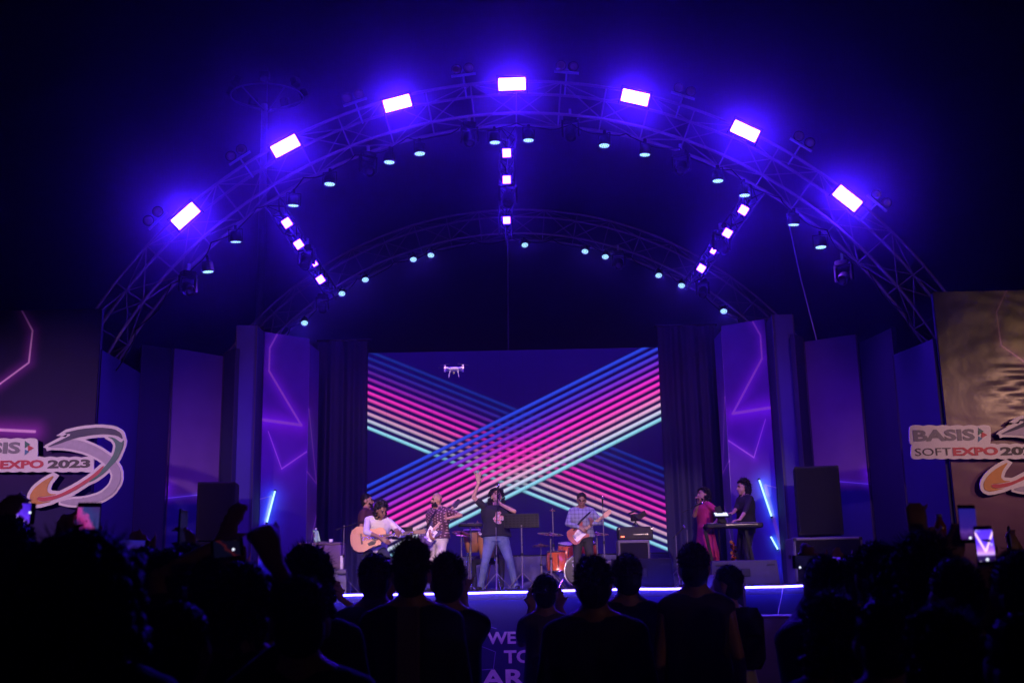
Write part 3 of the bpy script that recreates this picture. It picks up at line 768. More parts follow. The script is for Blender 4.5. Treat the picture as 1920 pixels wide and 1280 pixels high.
unseen_spot((-9.0, -3.0, 6.5), P(70, 880, 16.4), 9000.0, (1.0, .55, 1.0), 15, 'pink lamp aimed at the left banner', 1.0, .3)
for sx, sd in ((-1, 'left'), (1, 'right')):
    unseen_spot((sx * 5.0, -8, 9.5), (-sx * 1.0, 19, 4.2), 4600.0, (.30, .05, 1.0), 27, f'violet wash lamp on the {sd} behind the crowd, unseen', .8, .2)

for sx, sd, q in ((-1, 'left', (538, 760)), (1, 'right', (1392, 745))):
    unseen_spot((sx * 2.0, -8, 9.0), P(*q, 21), 7000.0, (.62, .20, 1.0), 7.5, f'added narrow violet fill on the {sd} neon flat', 1.0, .2)  # unseen lamps added to brighten the printed lines on the neon flats
unseen_spot((9.0, -3.0, 6.5), P(1880, 860, 16.4), 5200.0, (1.0, .52, .60), 12, 'added frontal pink fill on the right banner', 1.0, .3)  # unseen lamp added to lift the white of the right logo
unseen_spot((26.0, -22.0, 12.0), (0, 17, 7.0), 1700.0, (1.0, .50, .28), 34, 'sodium street lamp', .8, .4)

# slanted pale-blue light tubes fixed low on the neon flats
M['tube'] = glow('tube_glow', (.30, .55, 1.0), 2.6)
def light_tube(p, q, x0, ytop, x1, y1, lean, label):
    A = P(x0, ytop, 20.3); Yr = solveY(x1, y1, A.z)
    def on(px, py):
        xa = px - lean * (py - ytop) / 400; Y = 20.3 + (xa - x0) / (x1 - x0) * (Yr - 20.3) - .05; return P(px, py, Y)
    a, b_ = on(*p), on(*q); o = empty('light_tube', a, 0, label, 'light tube', 'slanted light tubes on the neon flats'); d = b_ - a
    MB().cyl((0, 0, 0), d, .016, n=8).build('tube', M['tube'], o)
    for t in (0, 1): MB().cyl(d * t - d * .02, d * t + d * .02, .022, n=8).build('end_cap', M['black_plastic'], o)
    for t in (.2, .8): MB().box(tuple(d * t + Vector((0, .03, 0))), (.03, .05, .02)).build('clip', M['black_plastic'], o)
light_tube((516, 919), (500, 980), 497, 622, 580, 635, -11, 'pale-blue slanted light tube low on the left neon flat')
light_tube((1423, 898), (1447, 969), 1433, 598, 1352, 611, 28, 'longer pale-blue slanted light tube behind the keyboard player')
light_tube((1445, 1005), (1459, 1030), 1433, 598, 1352, 611, 28, 'shorter pale-blue light tube just above the right floor monitor')
# ------------------------------------------------------------------ gear on the stage
def wedge(px0, px1, py0, py1, Y, label, face=M['speaker_paint']):
    a, b_ = P(px0, py1, Y), P(px1, py0, Y); w = b_.x - a.x; h = b_.z - DECK
    o = empty('monitor_speaker', ((a.x + b_.x) / 2, Y, DECK), 0, label, 'speaker', 'floor monitor speakers')
    # back of the wedge faces the crowd: sloped grille turned to the players
    pr = [(0, 0), (.55 * h / .5, 0), (.62 * h / .5, .10), (.14, h), (.03, h * .97)]
    n = len(pr); vs = [(-w / 2, y, z) for y, z in pr] + [(w / 2, y, z) for y, z in pr]
    vs = [(x * (1 if z < h * .8 else .955), y, z) for x, y, z in vs]
    MB().add(vs, [tuple(range(n)), tuple(range(2 * n - 1, n - 1, -1))] + [(i, i + n, (i + 1) % n + n, (i + 1) % n) for i in range(n)]).build('cabinet', face, o)
    MB().bbox((0, -.004, h * .52), (.15, .02, h * .30), .01).build('socket_plate', M['black_plastic'], o)
    for s in (-1, 1): MB().box((s * w * .38, -.006, h * .8), (.12, .018, .025)).build('handle', M['black_plastic'], o)
    MB().add([(-w * .46, .575 * h / .5 + .06, .11), (w * .46, .575 * h / .5 + .06, .11), (w * .43, .16, h * .97), (-w * .43, .16, h * .97)], [(0, 1, 2, 3)]).build('grille', M['grille'], o)
    return o
M['speaker_grey'] = mk('speaker_grey', (.11, .10, .13), .6)
wedge(572, 650, 1066, 1103, 17.6, 'grey floor monitor at the stage edge below the laptop table', M['speaker_grey'])
wedge(1147, 1262, 1045, 1104, 17.35, 'big black floor monitor at the right of the stage front')
wedge(1335, 1460, 1048, 1092, 17.75, 'grey floor monitor below the keyboard player', mk('speaker_dark_grey', (.06, .055, .08), .65, spec=.2))
wedge(1092, 1152, 1050, 1070, 18.6, 'small floor monitor at the feet of the electric guitarist', M['speaker_grey'])

def cabinet(px0, px1, py0, py1, Y, depth, rz, label, base=None, group=None, mat=M['speaker_paint'], horn=True):
    a, b_ = P(px0, py1, Y), P(px1, py0, Y); w = b_.x - a.x; z0 = a.z if base is None else base; h = b_.z - z0
    o = empty('speaker_cabinet', ((a.x + b_.x) / 2, Y + depth / 2, z0), rz, label, 'speaker', group)
    MB().bbox((0, 0, h / 2), (w, depth, h), .02).build('cabinet', mat, o)
    MB().box((0, -depth / 2 - .006, h / 2), (w - .08, .014, h - .08)).build('grille', M['grille'], o)
    for s in (-1, 1):
        MB().box((s * (w / 2 + .004), 0, h * .6), (.012, .16, .06)).build('handle', M['black_metal'], o)
    for s in (-1, 1):
        for t in (0, 1): MB().box((s * (w / 2 - .03), -depth / 2 - .004, .03 + t * (h - .06)), (.05, .012, .05)).build('corner_guard', M['black_metal'], o)
    return o
cabinet(362, 436, 902, 1014, 17.9, .6, R(8), 'tall black loudspeaker standing before the left mauve flat', None)
cabinet(355, 440, 1014, 1090, 17.9, .7, R(8), 'low black bass cabinet under the left loudspeaker', DECK)
cabinet(1507, 1578, 872, 1003, 17.9, .6, R(-12), 'tall black loudspeaker standing before the right mauve flat', None)
cabinet(1494, 1618, 1005, 1070, 17.8, .7, R(-3), 'wide bass cabinet under the right loudspeaker', DECK, mat=M['speaker_grey'])
cabinet(1347, 1396, 1076, 1240, 15.4, .5, 0, 'grey speaker box on the ground before the stage, right of centre', 0.0, mat=M['speaker_grey'])
o = empty('flight_case', P(1440, 1155, 15.8), 0, 'purple-lit low case on the ground in front of the stage', 'case'); o.location.z = 0
zt = P(1440, 1156, 15.8).z; wc = P(1492, 1156, 15.8).x - P(1392, 1156, 15.8).x
MB().bbox((0, 0, zt / 2), (wc, .6, zt), .02).build('box', M['speaker_grey'], o); MB().bbox((0, 0, zt + .012), (wc + .02, .62, .025), .01).build('lid', M['speaker_grey'], o)

# table with laptop and bottle
a, b_ = P(558, 1066, 18.7), P(640, 1016, 18.7)
o = empty('side_table', ((a.x + b_.x) / 2, 18.9, DECK), 0, 'dark cloth-covered table left of the seated guitarist', 'table'); tw = b_.x - a.x; th = b_.z - DECK
M['table_cloth'] = mk('table_cloth', (.16, .11, .13), .8, 0, .2, 6)
MB().bbox((0, 0, th - .02), (tw, .5, .04), .01).build('top', M['table_cloth'], o)
b = MB(); n = 40
ring = lambda z, k: [Vector((tw / 2 * math.copysign(min(1, abs(1.6 * math.cos(t))), math.cos(t)), .25 * math.copysign(min(1, abs(1.6 * math.sin(t))), math.sin(t)), z)) * 1 + Vector((k * math.cos(9 * t), k * math.sin(9 * t), 0)) for t in [2 * math.pi * i / n for i in range(n)]]
b.rings([ring(.02, .012), ring(th * .5, .006), ring(th - .045, 0)]).build('cloth', M['table_cloth'], o, True)
tt = o.location.z + th
lx = P(603, 1010, 18.7).x
o = empty('laptop', (lx, 18.85, tt), R(84), 'open laptop seen edge-on, on the dark table', 'laptop')
MB().bbox((0, 0, .01), (.32, .22, .016), .004).build('keyboard_deck', M['speaker_grey'], o); MB().bbox((0, .12, .12), (.32, .008, .22), .003, Euler((R(-14), 0, 0))).build('lid', M['speaker_grey'], o)
MB().box((0, .108, .12), (.29, .002, .18), Euler((R(-14), 0, 0))).build('screen', glow('laptop_screen', (.6, .7, 1), .5, False), o)
o = empty('water_bottle', P(592, 1016, 18.7), 0, 'clear plastic water bottle standing on the dark table', 'bottle'); o.location.z = tt
mt, bs = newmat('clear_plastic'); bs.inputs['Transmission Weight'].default_value = .85; setc(bs, 'Roughness', .08); setc(bs, 'Base Color', (.8, .85, .95)); M['clear'] = mt
MB().lathe([(0, 0), (.034, .003), (.036, .08), (.032, .1), (.036, .12), (.036, .17), (.014, .205), (.013, .22), (0, .221)], n=16).build('body', mt, o, True); MB().lathe([(0, .219), (.016, .219), (.016, .24), (0, .241)], n=12).build('cap', M['white_plastic'], o)
o = MB().bbox(tuple(P(621, 1014, 18.6)), (.06, .06, .05), .006).build('adapter_box', M['white_plastic']); o.location.z = tt + .027 - P(621, 1014, 18.6).z; tag(o, 'small white box on the right corner of the dark table', 'box')
o = MB().tube([P(587, 1018, 18.6) + Vector((0, -.02, 0)), P(586, 1030, 18.6), P(588, 1050, 18.6), P(585, 1066, 18.55)], .006, 6).build('table_cable', M['white_plastic']); tag(o, 'thin pale cable hanging down the front of the table', 'cable')
o = MB().bbox(tuple(P(641, 1054, 18.5)), (.05, .05, .22), .005).build('plug_strip', M['white_plastic']); tag(o, 'upright white box right of the table beside the mic stand', 'box')

# stands
def tripod(o, h, r=.009, spread=.28, mat=None, base=.22):
    mat = mat or M['stand_metal']
    MB().cyl((0, 0, base), (0, 0, h * .55), r * 1.3).build('pole', mat, o); MB().cyl((0, 0, h * .5), (0, 0, h), r * .85).build('pole_top', mat, o)
    MB().cyl((0, 0, h * .53), (0, 0, h * .57), r * 2.0).build('collar', M['black_plastic'], o)
    for k in range(3):
        t = 2 * math.pi * k / 3 + .5; MB().cyl((0, 0, base + .06), (spread * math.cos(t), spread * math.sin(t), .012), r * .8).build('leg', mat, o)
def mic_part(o, p, d, r=1.0):
    p = Vector(p); d = Vector(d).normalized()
    mb = MB().cyl(p, p + d * .15 * r, .010, .016).build('microphone', M['black_metal'], o)
    MB().ball(p + d * .165 * r, .026, 12, 8).build('mic_head', M['chrome'], mb, True)
def stand(px, py, Y, label, mic=None, boom=None, mat=None, name='microphone_stand', cat='mic stand'):
    w = P(px, py, Y); h = w.z - DECK
    o = empty(name, (w.x, Y, DECK), 0, label, cat); tripod(o, h, mat=mat)
    if boom:
        a, b_ = [P(*q, Y) - Vector((w.x, Y, DECK)) for q in boom]; MB().cyl(a, b_, .008).build('boom', M['black_metal'], o)
        mic_part(o, b_, b_ - a)
    if mic: mic_part(o, (0, 0, h - .02), mic)
    return o
stand(645, 984, 17.75, 'mic stand with long boom left of the seated guitarist', boom=((628, 993), (690, 974)))
stand(930, 988, 17.75, 'straight mic stand right in front of the lead singer', boom=((930, 988), (933, 930)))
stand(1130, 948, 19.2, 'tall mic stand with pale mic right of the electric guitarist', mic=(0, -.1, 1))
stand(1267, 1002, 18.4, 'thin unused mic stand at the right edge of the big screen', boom=((1262, 1008), (1270, 1000)))
stand(1288, 992, 19.0, 'thin mic stand with boom beside the singer in magenta', boom=((1280, 960), (1300, 950)))
# music stands
def music_stand(px0, px1, py0, py1, Y, label, foot=True):
    a, b_ = P(px0, py1, Y), P(px1, py0, Y); w = b_.x - a.x; h = b_.z - a.z
    o = empty('music_stand', ((a.x + b_.x) / 2, Y, DECK), 0, label, 'music stand'); tripod(o, a.z - DECK + .04, .012, .3, M['stand_metal'])
    b = MB(); z0 = a.z - DECK; nx, nz = 9, 5      # perforated desk: bars leaving slots
    for i in range(nz + 1): b.box((0, .02 + .02 * i / nz, z0 + h * i / nz), (w, .008, h * .09))
    for i in range(nx + 1): b.box((-w / 2 + w * i / nx, .031, z0 + h / 2), (w * .045, .008, h))
    b.build('desk', M['black_metal'], o); MB().box((0, -.02, z0 + .005), (w, .07, .012)).build('ledge', M['black_metal'], o)
    MB().box((0, .05, z0 + h / 2), (w * .99, .004, h * .99)).build('sheet', mk('dark_sheet', (.004, .004, .008), .9, spec=.1), o)
music_stand(946, 1009, 963, 989, 17.9, 'black music stand with slotted desk right of the lead singer')
music_stand(735, 773, 988, 1010, 18.9, 'black music stand behind the neck of the acoustic guitar')

# drums
def drum(o, c, r, h, ax, mat, name='drum_shell', skin=True, lugs=8):
    c = Vector(c); q = Vector(ax).normalized().to_track_quat('Z', 'Y').to_matrix()
    s = MB().lathe([(r, -h / 2), (r * 1.0, -h / 2 + .01), (r, h / 2)], (0, 0, 0), 28, q).build(name, mat, o, True); s.location = c
    for t in (-1, 1):
        pr = [(r * 1.03, t * h / 2 - .02), (r * 1.045, t * h / 2), (r * 1.03, t * h / 2 + .012), (r * .99, t * h / 2 + .012), (r * .99, t * h / 2 - .02)]
        MB().lathe(pr, (0, 0, 0), 28, q).build('hoop', M['chrome'], s, True)
        MB().lathe([(r * .985, t * (h / 2 + .002)), (0, t * (h / 2 + .004))], (0, 0, 0), 28, q).build('drum_head', M['drum_skin'], s)
    for k in range(lugs):
        t = 2 * math.pi * k / lugs; p = q @ Vector((r * 1.04 * math.cos(t), r * 1.04 * math.sin(t), 0)); u = q @ Vector((0, 0, h * .34))
        MB().cyl(p - u, p + u, .009, n=6).build('tension_rod', M['chrome'], s)
    return s
M['drum_skin'] = mk('drum_skin', (.6, .58, .55), .4); M['drum_orange'] = mk('drum_orange', (.62, .12, .03), .25, 0, .15, 12, 0, .6, .4); M['drum_black'] = mk('drum_black', (.012, .012, .02), .3)
M['brass'] = mk('cymbal_brass', (.45, .30, .14), .28, .9)
DY = 20.6
kd = P(1090, 1075, DY)
kit = empty('drum_kit', (kd.x, DY, DECK), 0, 'orange drum kit with black-fronted bass drum behind the electric guitarist', 'drum kit')
kl = lambda px, py, dy=0: P(px, py, DY + dy) - Vector((kd.x, DY, DECK))
c = kl(1088, 1075); c.z = .31
bd = drum(kit, c, .30, .42, (0, -1, 0), M['drum_orange'], 'bass_drum', lugs=10)
MB().lathe([(.292, .222), (.27, .226), (0, .228)], (0, 0, 0), 28, Euler((R(90), 0, 0)).to_matrix()).build('front_head', M['drum_black'], bd)
def scroll(cx, cz, s, fl=1):
    pts = []
    for k in range(22):
        t = k / 21; r = s * (.25 + .9 * t); a = fl * t * 6.2 + 2.4; pts.append((cx + r * math.cos(a) * .6, -.232, cz + r * math.sin(a)))
    return MB().tube(pts, .007, 5)
scroll(-.13, .11, .06).build('scroll_mark', M['board_white'], bd); scroll(-.03, .0, .05, -1).build('scroll_mark', M['board_white'], bd)
MB().cyl((-.3, -.15, -.1), (-.42, -.3, -.30), .012).build('spur', M['chrome'], bd)
drum(kit, kl(1046, 1052, .1), .20, .36, (0, .02, 1), M['drum_orange'], 'floor_tom')
drum(kit, kl(1062, 1031, .1), .155, .24, (.05, -.25, 1), M['drum_orange'], 'rack_tom')
drum(kit, kl(1102, 1030, .1), .155, .24, (-.05, -.25, 1), M['drum_orange'], 'rack_tom')
for k in range(3):
    t = 2 * math.pi * k / 3; f = kl(1046, 1052, .1); MB().cyl((f.x + .22 * math.cos(t), f.y + .22 * math.sin(t), .0), (f.x + .22 * math.cos(t), f.y + .22 * math.sin(t), .45), .009).build('leg', M['chrome'], kit)
def cymbal(px, py, r, label, dy=0, tilt=(.1, -.15, 1), hat=False, root=None):
    w = P(px, py, DY + dy); o = empty('cymbal_stand', (w.x, DY + dy, DECK), 0, label, 'cymbal stand'); h = w.z - DECK; tripod(o, h, .012, .26)
    q = Vector(tilt).normalized().to_track_quat('Z', 'Y').to_matrix()
    for z in ((0, -.02) if hat else (0,)):
        MB().lathe([(.015, .03), (.04, .028), (.06, .012), (r, 0), (r, -.003), (.05, .006), (.01, .006)], (0, 0, h + z), 28, q).build('cymbal', M['brass'], o, True)
    MB().cyl((0, 0, h), (0, 0, h + .06), .007).build('wing_nut', M['chrome'], o)
cymbal(1032, 1001, .24, 'brass cymbal on a stand above the orange floor tom', -.2)
cymbal(1014, 1022, .16, 'low double cymbal stand left of the orange drums', -.3, (.0, .0, 1), True)
cymbal(1119, 1000, .22, 'brass cymbal stand partly behind the electric guitarist', -.4)
cymbal(1036, 958, .02, 'tall thin overhead stand left of the electric guitarist', .2)
# percussion left of the singer
DY2 = 20.0
def conga(px, py0, py1, r, label, mat):
    w = P(px, py0, DY2); o = empty('conga_drum', (w.x, DY2, DECK), 0, label, 'drum'); z1 = w.z - DECK; z0 = P(px, py1, DY2).z - DECK
    s = MB().lathe([(r * .72, z0), (r * .98, (z0 + z1) * .5), (r * 1.05, z1 * .8 + z0 * .2), (r, z1 - .02)], n=24).build('shell', mat, o, True)
    MB().lathe([(r * 1.06, z1 - .05), (r * 1.06, z1), (r, z1 + .005), (0, z1 + .006)], n=24).build('drum_head', M['drum_skin'], o, True)
    MB().lathe([(r * 1.09, z1 - .06), (r * 1.1, z1 - .03), (r * 1.07, z1 - .02), (r * 1.05, z1 - .05)], n=24).build('hoop', M['chrome'], o, True)
    for k in range(6):
        t = 2 * math.pi * k / 6 + .2; MB().cyl((r * 1.08 * math.cos(t), r * 1.08 * math.sin(t), z1 - .04), (r * 1.04 * math.cos(t), r * 1.04 * math.sin(t), z1 - .24), .007, n=6).build('tension_rod', M['chrome'], o)
    for k in range(3):
        t = 2 * math.pi * k / 3 + .2; MB().cyl((r * .8 * math.cos(t), r * .8 * math.sin(t), z0 + .1), (r * 1.5 * math.cos(t), r * 1.5 * math.sin(t), 0.012), .012).build('leg', M['chrome'], o)
M['wood_drum'] = mk('drum_wood', (.32, .15, .07), .35, 0, .3, 14)
conga(885, 992, 1035, .15, 'brown hand drum left of the lead singer behind the cymbal', M['wood_drum'])
conga(912, 1000, 1045, .16, 'brown hand drum directly behind the legs of the lead singer', M['wood_drum'])
cymbal(865, 1000, .17, 'pale cymbal on a bright stand between bassist and singer', -1.0, (.15, -.3, 1))
o = empty('drum_machine', P(882, 984, 19.6), R(6), 'small dark percussion pad left of the lead singer', 'drum pad'); MB().bbox((0, 0, 0), (.42, .28, .05), .015).build('body', M['black_plastic'], o); o.location.z -= 0
for k in range(6): MB().bbox((-.14 + .14 * (k % 3), -.06 + .12 * (k // 3), .03), (.11, .1, .012), .008).build('pad', M['speaker_grey'], o)
MB().cyl((0, 0, -.03), (0, 0, -(o.location.z - DECK)), .015).build('pole', M['chrome'], o)

# bass amplifier and camera on it
a, b_ = P(1160, 1055, 20.2), P(1218, 1011, 20.2)
o = empty('amp_cabinet', ((a.x + b_.x) / 2, 20.4, DECK), 0, 'dark bass amplifier cabinet right of the electric guitarist', 'amplifier'); w = b_.x - a.x; h = b_.z - DECK
MB().bbox((0, 0, h / 2), (w, .4, h), .02).build('cabinet', M['speaker_grey'], o); MB().box((0, -.206, h / 2), (w - .08, .014, h - .1)).build('grille', M['grille'], o)
a2, b2 = P(1160, 1010, 20.2), P(1224, 984, 20.2)
o = empty('amplifier_unit', ((a2.x + b2.x) / 2, 20.4, DECK + h + .002), 0, 'amplifier head with glowing red light on top of the cabinet', 'amplifier'); w2 = b2.x - a2.x; h2 = b2.z - a2.z
MB().bbox((0, 0, h2 / 2), (w2, .36, h2), .015).build('case', M['black_plastic'], o); MB().box((0, -.184, h2 * .45), (w2 * .9, .01, h2 * .6)).build('front_panel', M['black_plastic'], o)
for k in range(8): MB().cyl((-w2 * .05 + k * w2 * .055, -.19, h2 * .4), (-w2 * .05 + k * w2 * .055, -.205, h2 * .4), .012, n=10).build('knob', M['chrome'], o)
MB().box((-w2 * .38, -.192, h2 * .25), (.06, .01, .02)).build('power_light', glow('red_light', (1, .12, .05), 6, False), o)
for s in (-1, 1): MB().box((s * w2 * .47, -.186, h2 * .85), (.03, .012, .03)).build('corner_guard', M['chrome'], o)
o = empty('video_camera', (P(1192, 960, 20.3).x, 20.4, DECK + h + h2 + .004), R(15), 'black video camera on a small tripod on top of the amplifier', 'camera')
for k in range(3):
    t = 2 * math.pi * k / 3; MB().cyl((0, 0, .10), (.08 * math.cos(t), .08 * math.sin(t), 0), .008).build('leg', M['black_plastic'], o)
MB().bbox((0, 0, .17), (.13, .2, .13), .02).build('body', M['black_plastic'], o); MB().cyl((0, -.1, .17), (0, -.2, .17), .045).build('lens', M['lens_dark'], o); MB().bbox((.14, 0, .22), (.16, .02, .1), .008, Euler((0, R(-30), 0))).build('flip_screen', M['black_plastic'], o); MB().bbox((-.05, 0, .27), (.18, .05, .03), .01, Euler((0, R(-20), 0))).build('top_handle', M['black_plastic'], o)

# keyboard
ka, kb = P(1322, 986, 19.1), P(1428, 986, 19.1); kz = ka.z - DECK
o = empty('keyboard', ((ka.x + kb.x) / 2, 19.1, DECK), R(0), 'black electric keyboard on a slanted stand in front of the player in black', 'keyboard'); kw = kb.x - ka.x
MB().bbox((0, 0, kz), (kw, .30, .085), .02).build('body', M['black_plastic'], o); MB().box((0, .06, kz + .046), (kw * .9, .14, .01)).build('keys', M['white_plastic'], o)
MB().box((.12, -.152, kz + .01), (.55, .006, .012)).build('badge_strip', M['chrome'], o)
for s in (-1, 1):
    MB().box((s * kw * .36 - .05, .08, kz / 2), (.05, .04, kz * 1.02), Euler((0, R(-10), 0))).build('stand_leg', M['black_metal'], o); MB().box((s * kw * .36, 0, .02), (.06, .5, .03)).build('stand_foot', M['black_metal'], o)
MB().box((-kw * .22, -.05, kz + .16), (.10, .05, .36), Euler((0, R(-18), 0))).build('tablet_arm', M['black_metal'], o)
o2 = empty('tablet', P(1352, 965, 19.0), 0, 'flat tablet with bright edge lying above the keyboard', 'tablet'); MB().bbox((0, 0, 0), (.26, .18, .02), .005, Euler((R(25), 0, 0))).build('body', M['black_plastic'], o2); MB().box((0, -.01, .014), (.22, .14, .003), Euler((R(25), 0, 0))).build('screen', glow('tablet_screen', (.7, .75, 1), 1.5, False), o2)
MB().cyl((-.05, .03, -.01), (-.05, .06, -(o2.location.z - DECK) + .0), .012).build('pole', M['black_metal'], o2)
# crumpled foil ornament catching the light
o = empty('foil_ornament', P(1376, 1046, 18.3), 0, 'glittering orange foil ornament standing behind the right floor monitor', 'ornament'); o.location.z = DECK
M['foil'] = mk('orange_foil', (.75, .28, .08), .2, 1.0, .4, 20); random.seed(3); hh = P(1376, 1016, 18.3).z - DECK
MB().cyl((0, 0, 0), (0, 0, hh), .02, .012).build('stem', M['foil'], o)
for k in range(26):
    z = hh * (.25 + .75 * k / 25); t = k * 2.4; MB().box((.03 * math.cos(t), .03 * math.sin(t), z), (.045, .01, .05), Euler((random.uniform(-1, 1), random.uniform(-1, 1), t))).build('foil_leaf', M['foil'], o)

# cables lying on the deck
random.seed(5)
for i, (x0, x1, Y) in enumerate(((660, 760, 17.5), (860, 985, 17.4), (1000, 1060, 17.6), (1230, 1290, 17.5), (1400, 1500, 17.5))):
    a, b_ = P(x0, 1100, Y), P(x1, 1098, Y); pts = [Vector((a.x + (b_.x - a.x) * k / 10, Y + .12 * math.sin(k * 1.3 + i), DECK + .012 + .02 * abs(math.sin(k * 2.1)))) for k in range(11)]
    o = MB().tube(pts, .010, 6).build('stage_cable', M['black_plastic'], None, True)
    tag(o, ['loose black cable on the deck below the seated guitarist', 'loose black cable on the deck at the feet of the lead singer', 'loose black cable on the deck before the orange drums', 'loose black cable on the deck right of the big monitor', 'loose black cable on the deck below the keyboard'][i], 'cable', 'loose cables on the stage deck')
a = P(1468, 1102, 16.95); pts = [a, P(1465, 1120, 16.9), P(1461, 1138, 16.9), P(1458, 1156, 16.85)]
o = MB().tube(pts, .006, 6).build('hanging_cable', M['white_plastic']); tag(o, 'thin pale cable hanging from the lit stage edge on the right', 'cable')

# ------------------------------------------------------------------ drone
w = P(851, 692, 17.2); o = empty('drone', w, R(4), 'small white quadcopter drone hovering in front of the big screen', 'drone'); o.scale = (.96,) * 3
M['drone_white'] = mk('drone_white', (.8, .8, .82), .35)
MB().ball((0, 0, 0), (.13, .10, .035), 18, 8).build('body', M['drone_white'], o, True)
for sx in (-1, 1):
    for sy in (-1, 1):
        MB().tube([(sx * .05, sy * .04, 0), (sx * .15, sy * .13, .006)], [.022, .015], 8).build('arm', M['drone_white'], o, True)
        mo = MB().cyl((sx * .15, sy * .13, -.02), (sx * .15, sy * .13, .05), .017).build('motor', M['drone_white'], o)
        MB().box((sx * .15, sy * .13, .055), (.22, .018, .003), Euler((0, 0, .3 + sx * .7 + sy * .4))).build('propeller', M['speaker_grey'], mo)
        if sy < 0: MB().ball((sx * .15, sy * .15, .0), .012, 8, 6).build('signal_light', glow('drone_light', (1, .25, .35), 5, False), mo)
    MB().tube([(sx * .06, -.05, -.02), (sx * .08, -.05, -.10), (sx * .085, -.05, -.125)], .008, 6).build('landing_leg', M['drone_white'], o); MB().tube([(sx * .06, .05, -.02), (sx * .08, .05, -.10), (sx * .085, .05, -.125)], .008, 6).build('landing_leg', M['drone_white'], o); MB().cyl((sx * .085, -.08, -.125), (sx * .085, .08, -.125), .007).build('skid', M['drone_white'], o)
g_ = MB().ball((0, -.02, -.065), .024, 10, 8).build('gimbal_camera', M['speaker_grey'], o, True); MB().cyl((0, -.04, -.065), (0, -.05, -.065), .014).build('lens', M['lens_dark'], g_)
# ------------------------------------------------------------------ people
def remesh(mb, name, voxel, it=3):
    me = bpy.data.meshes.new('raw'); me.from_pydata(mb.v, [], mb.f)
    bm = bmesh.new(); bm.from_mesh(me); bmesh.ops.recalc_face_normals(bm, faces=bm.faces); bm.to_mesh(me); bm.free()
    ob = bpy.data.objects.new('tmp', me); COL.objects.link(ob)
    md = ob.modifiers.new('r', 'REMESH'); md.mode = 'VOXEL'; md.voxel_size = voxel
    sm = ob.modifiers.new('s', 'SMOOTH'); sm.factor = .5; sm.iterations = it
    dg = bpy.context.evaluated_depsgraph_get(); r = bpy.data.meshes.new_from_object(ob.evaluated_get(dg))
    bpy.data.objects.remove(ob); bpy.data.meshes.remove(me)
    r.name = name; r.polygons.foreach_set('use_smooth', [True] * len(r.polygons))
    return r
def skin(name, col):
    mt, bs = newmat(name); n = xnoise(14, 4); setc(bs, 'Base Color', xscale(col, .85 + n * .3)); setc(bs, 'Roughness', .5)
    bs.inputs['Subsurface Weight'].default_value = 0.0; return mt
M['skin_mid'] = skin('skin_mid', (.36, .19, .12)); M['skin_dark'] = skin('skin_dark', (.20, .10, .06)); M['skin_light'] = skin('skin_light', (.48, .28, .19))
M['hair'] = mk('black_hair', (.008, .007, .008), .55, 0, .3, 40, 0, .18)
M['eye'] = mk('eye_dark', (.01, .008, .008), .2); M['lip'] = mk('lip', (.26, .09, .08), .4)
def cloth(name, col, rough=.85, bmp=.35): 
    mt, bs = newmat(name); n = xnoise(5, 4); setc(bs, 'Base Color', xscale(col, .8 + n * .4)); setc(bs, 'Roughness', rough); bump(bs, xnoise(9, 4, sc=(1, 1, .5)), bmp, .03); return mt
CLO = {k: cloth('cloth_' + k, c) for k, c in dict(black=(.008, .008, .010), navy=(.012, .013, .03), white=(.62, .60, .58), maroon=(.06, .012, .025), cream=(.58, .54, .50), darkjean=(.025, .03, .06), jean=(.09, .13, .22), magenta=(.42, .02, .10), charcoal=(.018, .018, .02), brown=(.045, .03, .022), grey=(.14, .12, .17), red=(.10, .012, .015)).items()}
mt, bs = newmat('plaid'); ox, oy, oz = xcoord('Object')
st = xstep(xabs(xfrac(ox * 14) - .5), .30, .38) * .5 + xstep(xabs(xfrac(oz * 14) - .5), .30, .38) * .5
setc(bs, 'Base Color', xmix(st, (.22, .24, .34), (.09, .10, .16))); setc(bs, 'Roughness', .85); CLO['plaid'] = mt
mt, bs = newmat('polka'); ox, oy, oz = xcoord('Object')
fx = xfrac(ox * 20) - .5; fz = xfrac(oz * 20 + X.m('FLOOR', ox * 20) * .5) - .5
setc(bs, 'Base Color', xmix(1.0 - xstep(xsqrt(fx * fx + fz * fz), .15, .24), (.055, .012, .03), (.5, .34, .34))); setc(bs, 'Roughness', .8); CLO['polka'] = mt
mt, bs = newmat('jeans_faded'); ox, oy, oz = xcoord('Object'); n = xnoise(6, 4)
setc(bs, 'Base Color', xmix(xclamp(n * 1.6 - .4), (.06, .10, .19), (.20, .25, .33))); setc(bs, 'Roughness', .85); bump(bs, xnoise(12, 3, sc=(1, 1, 2)), .4, .02); CLO['faded'] = mt

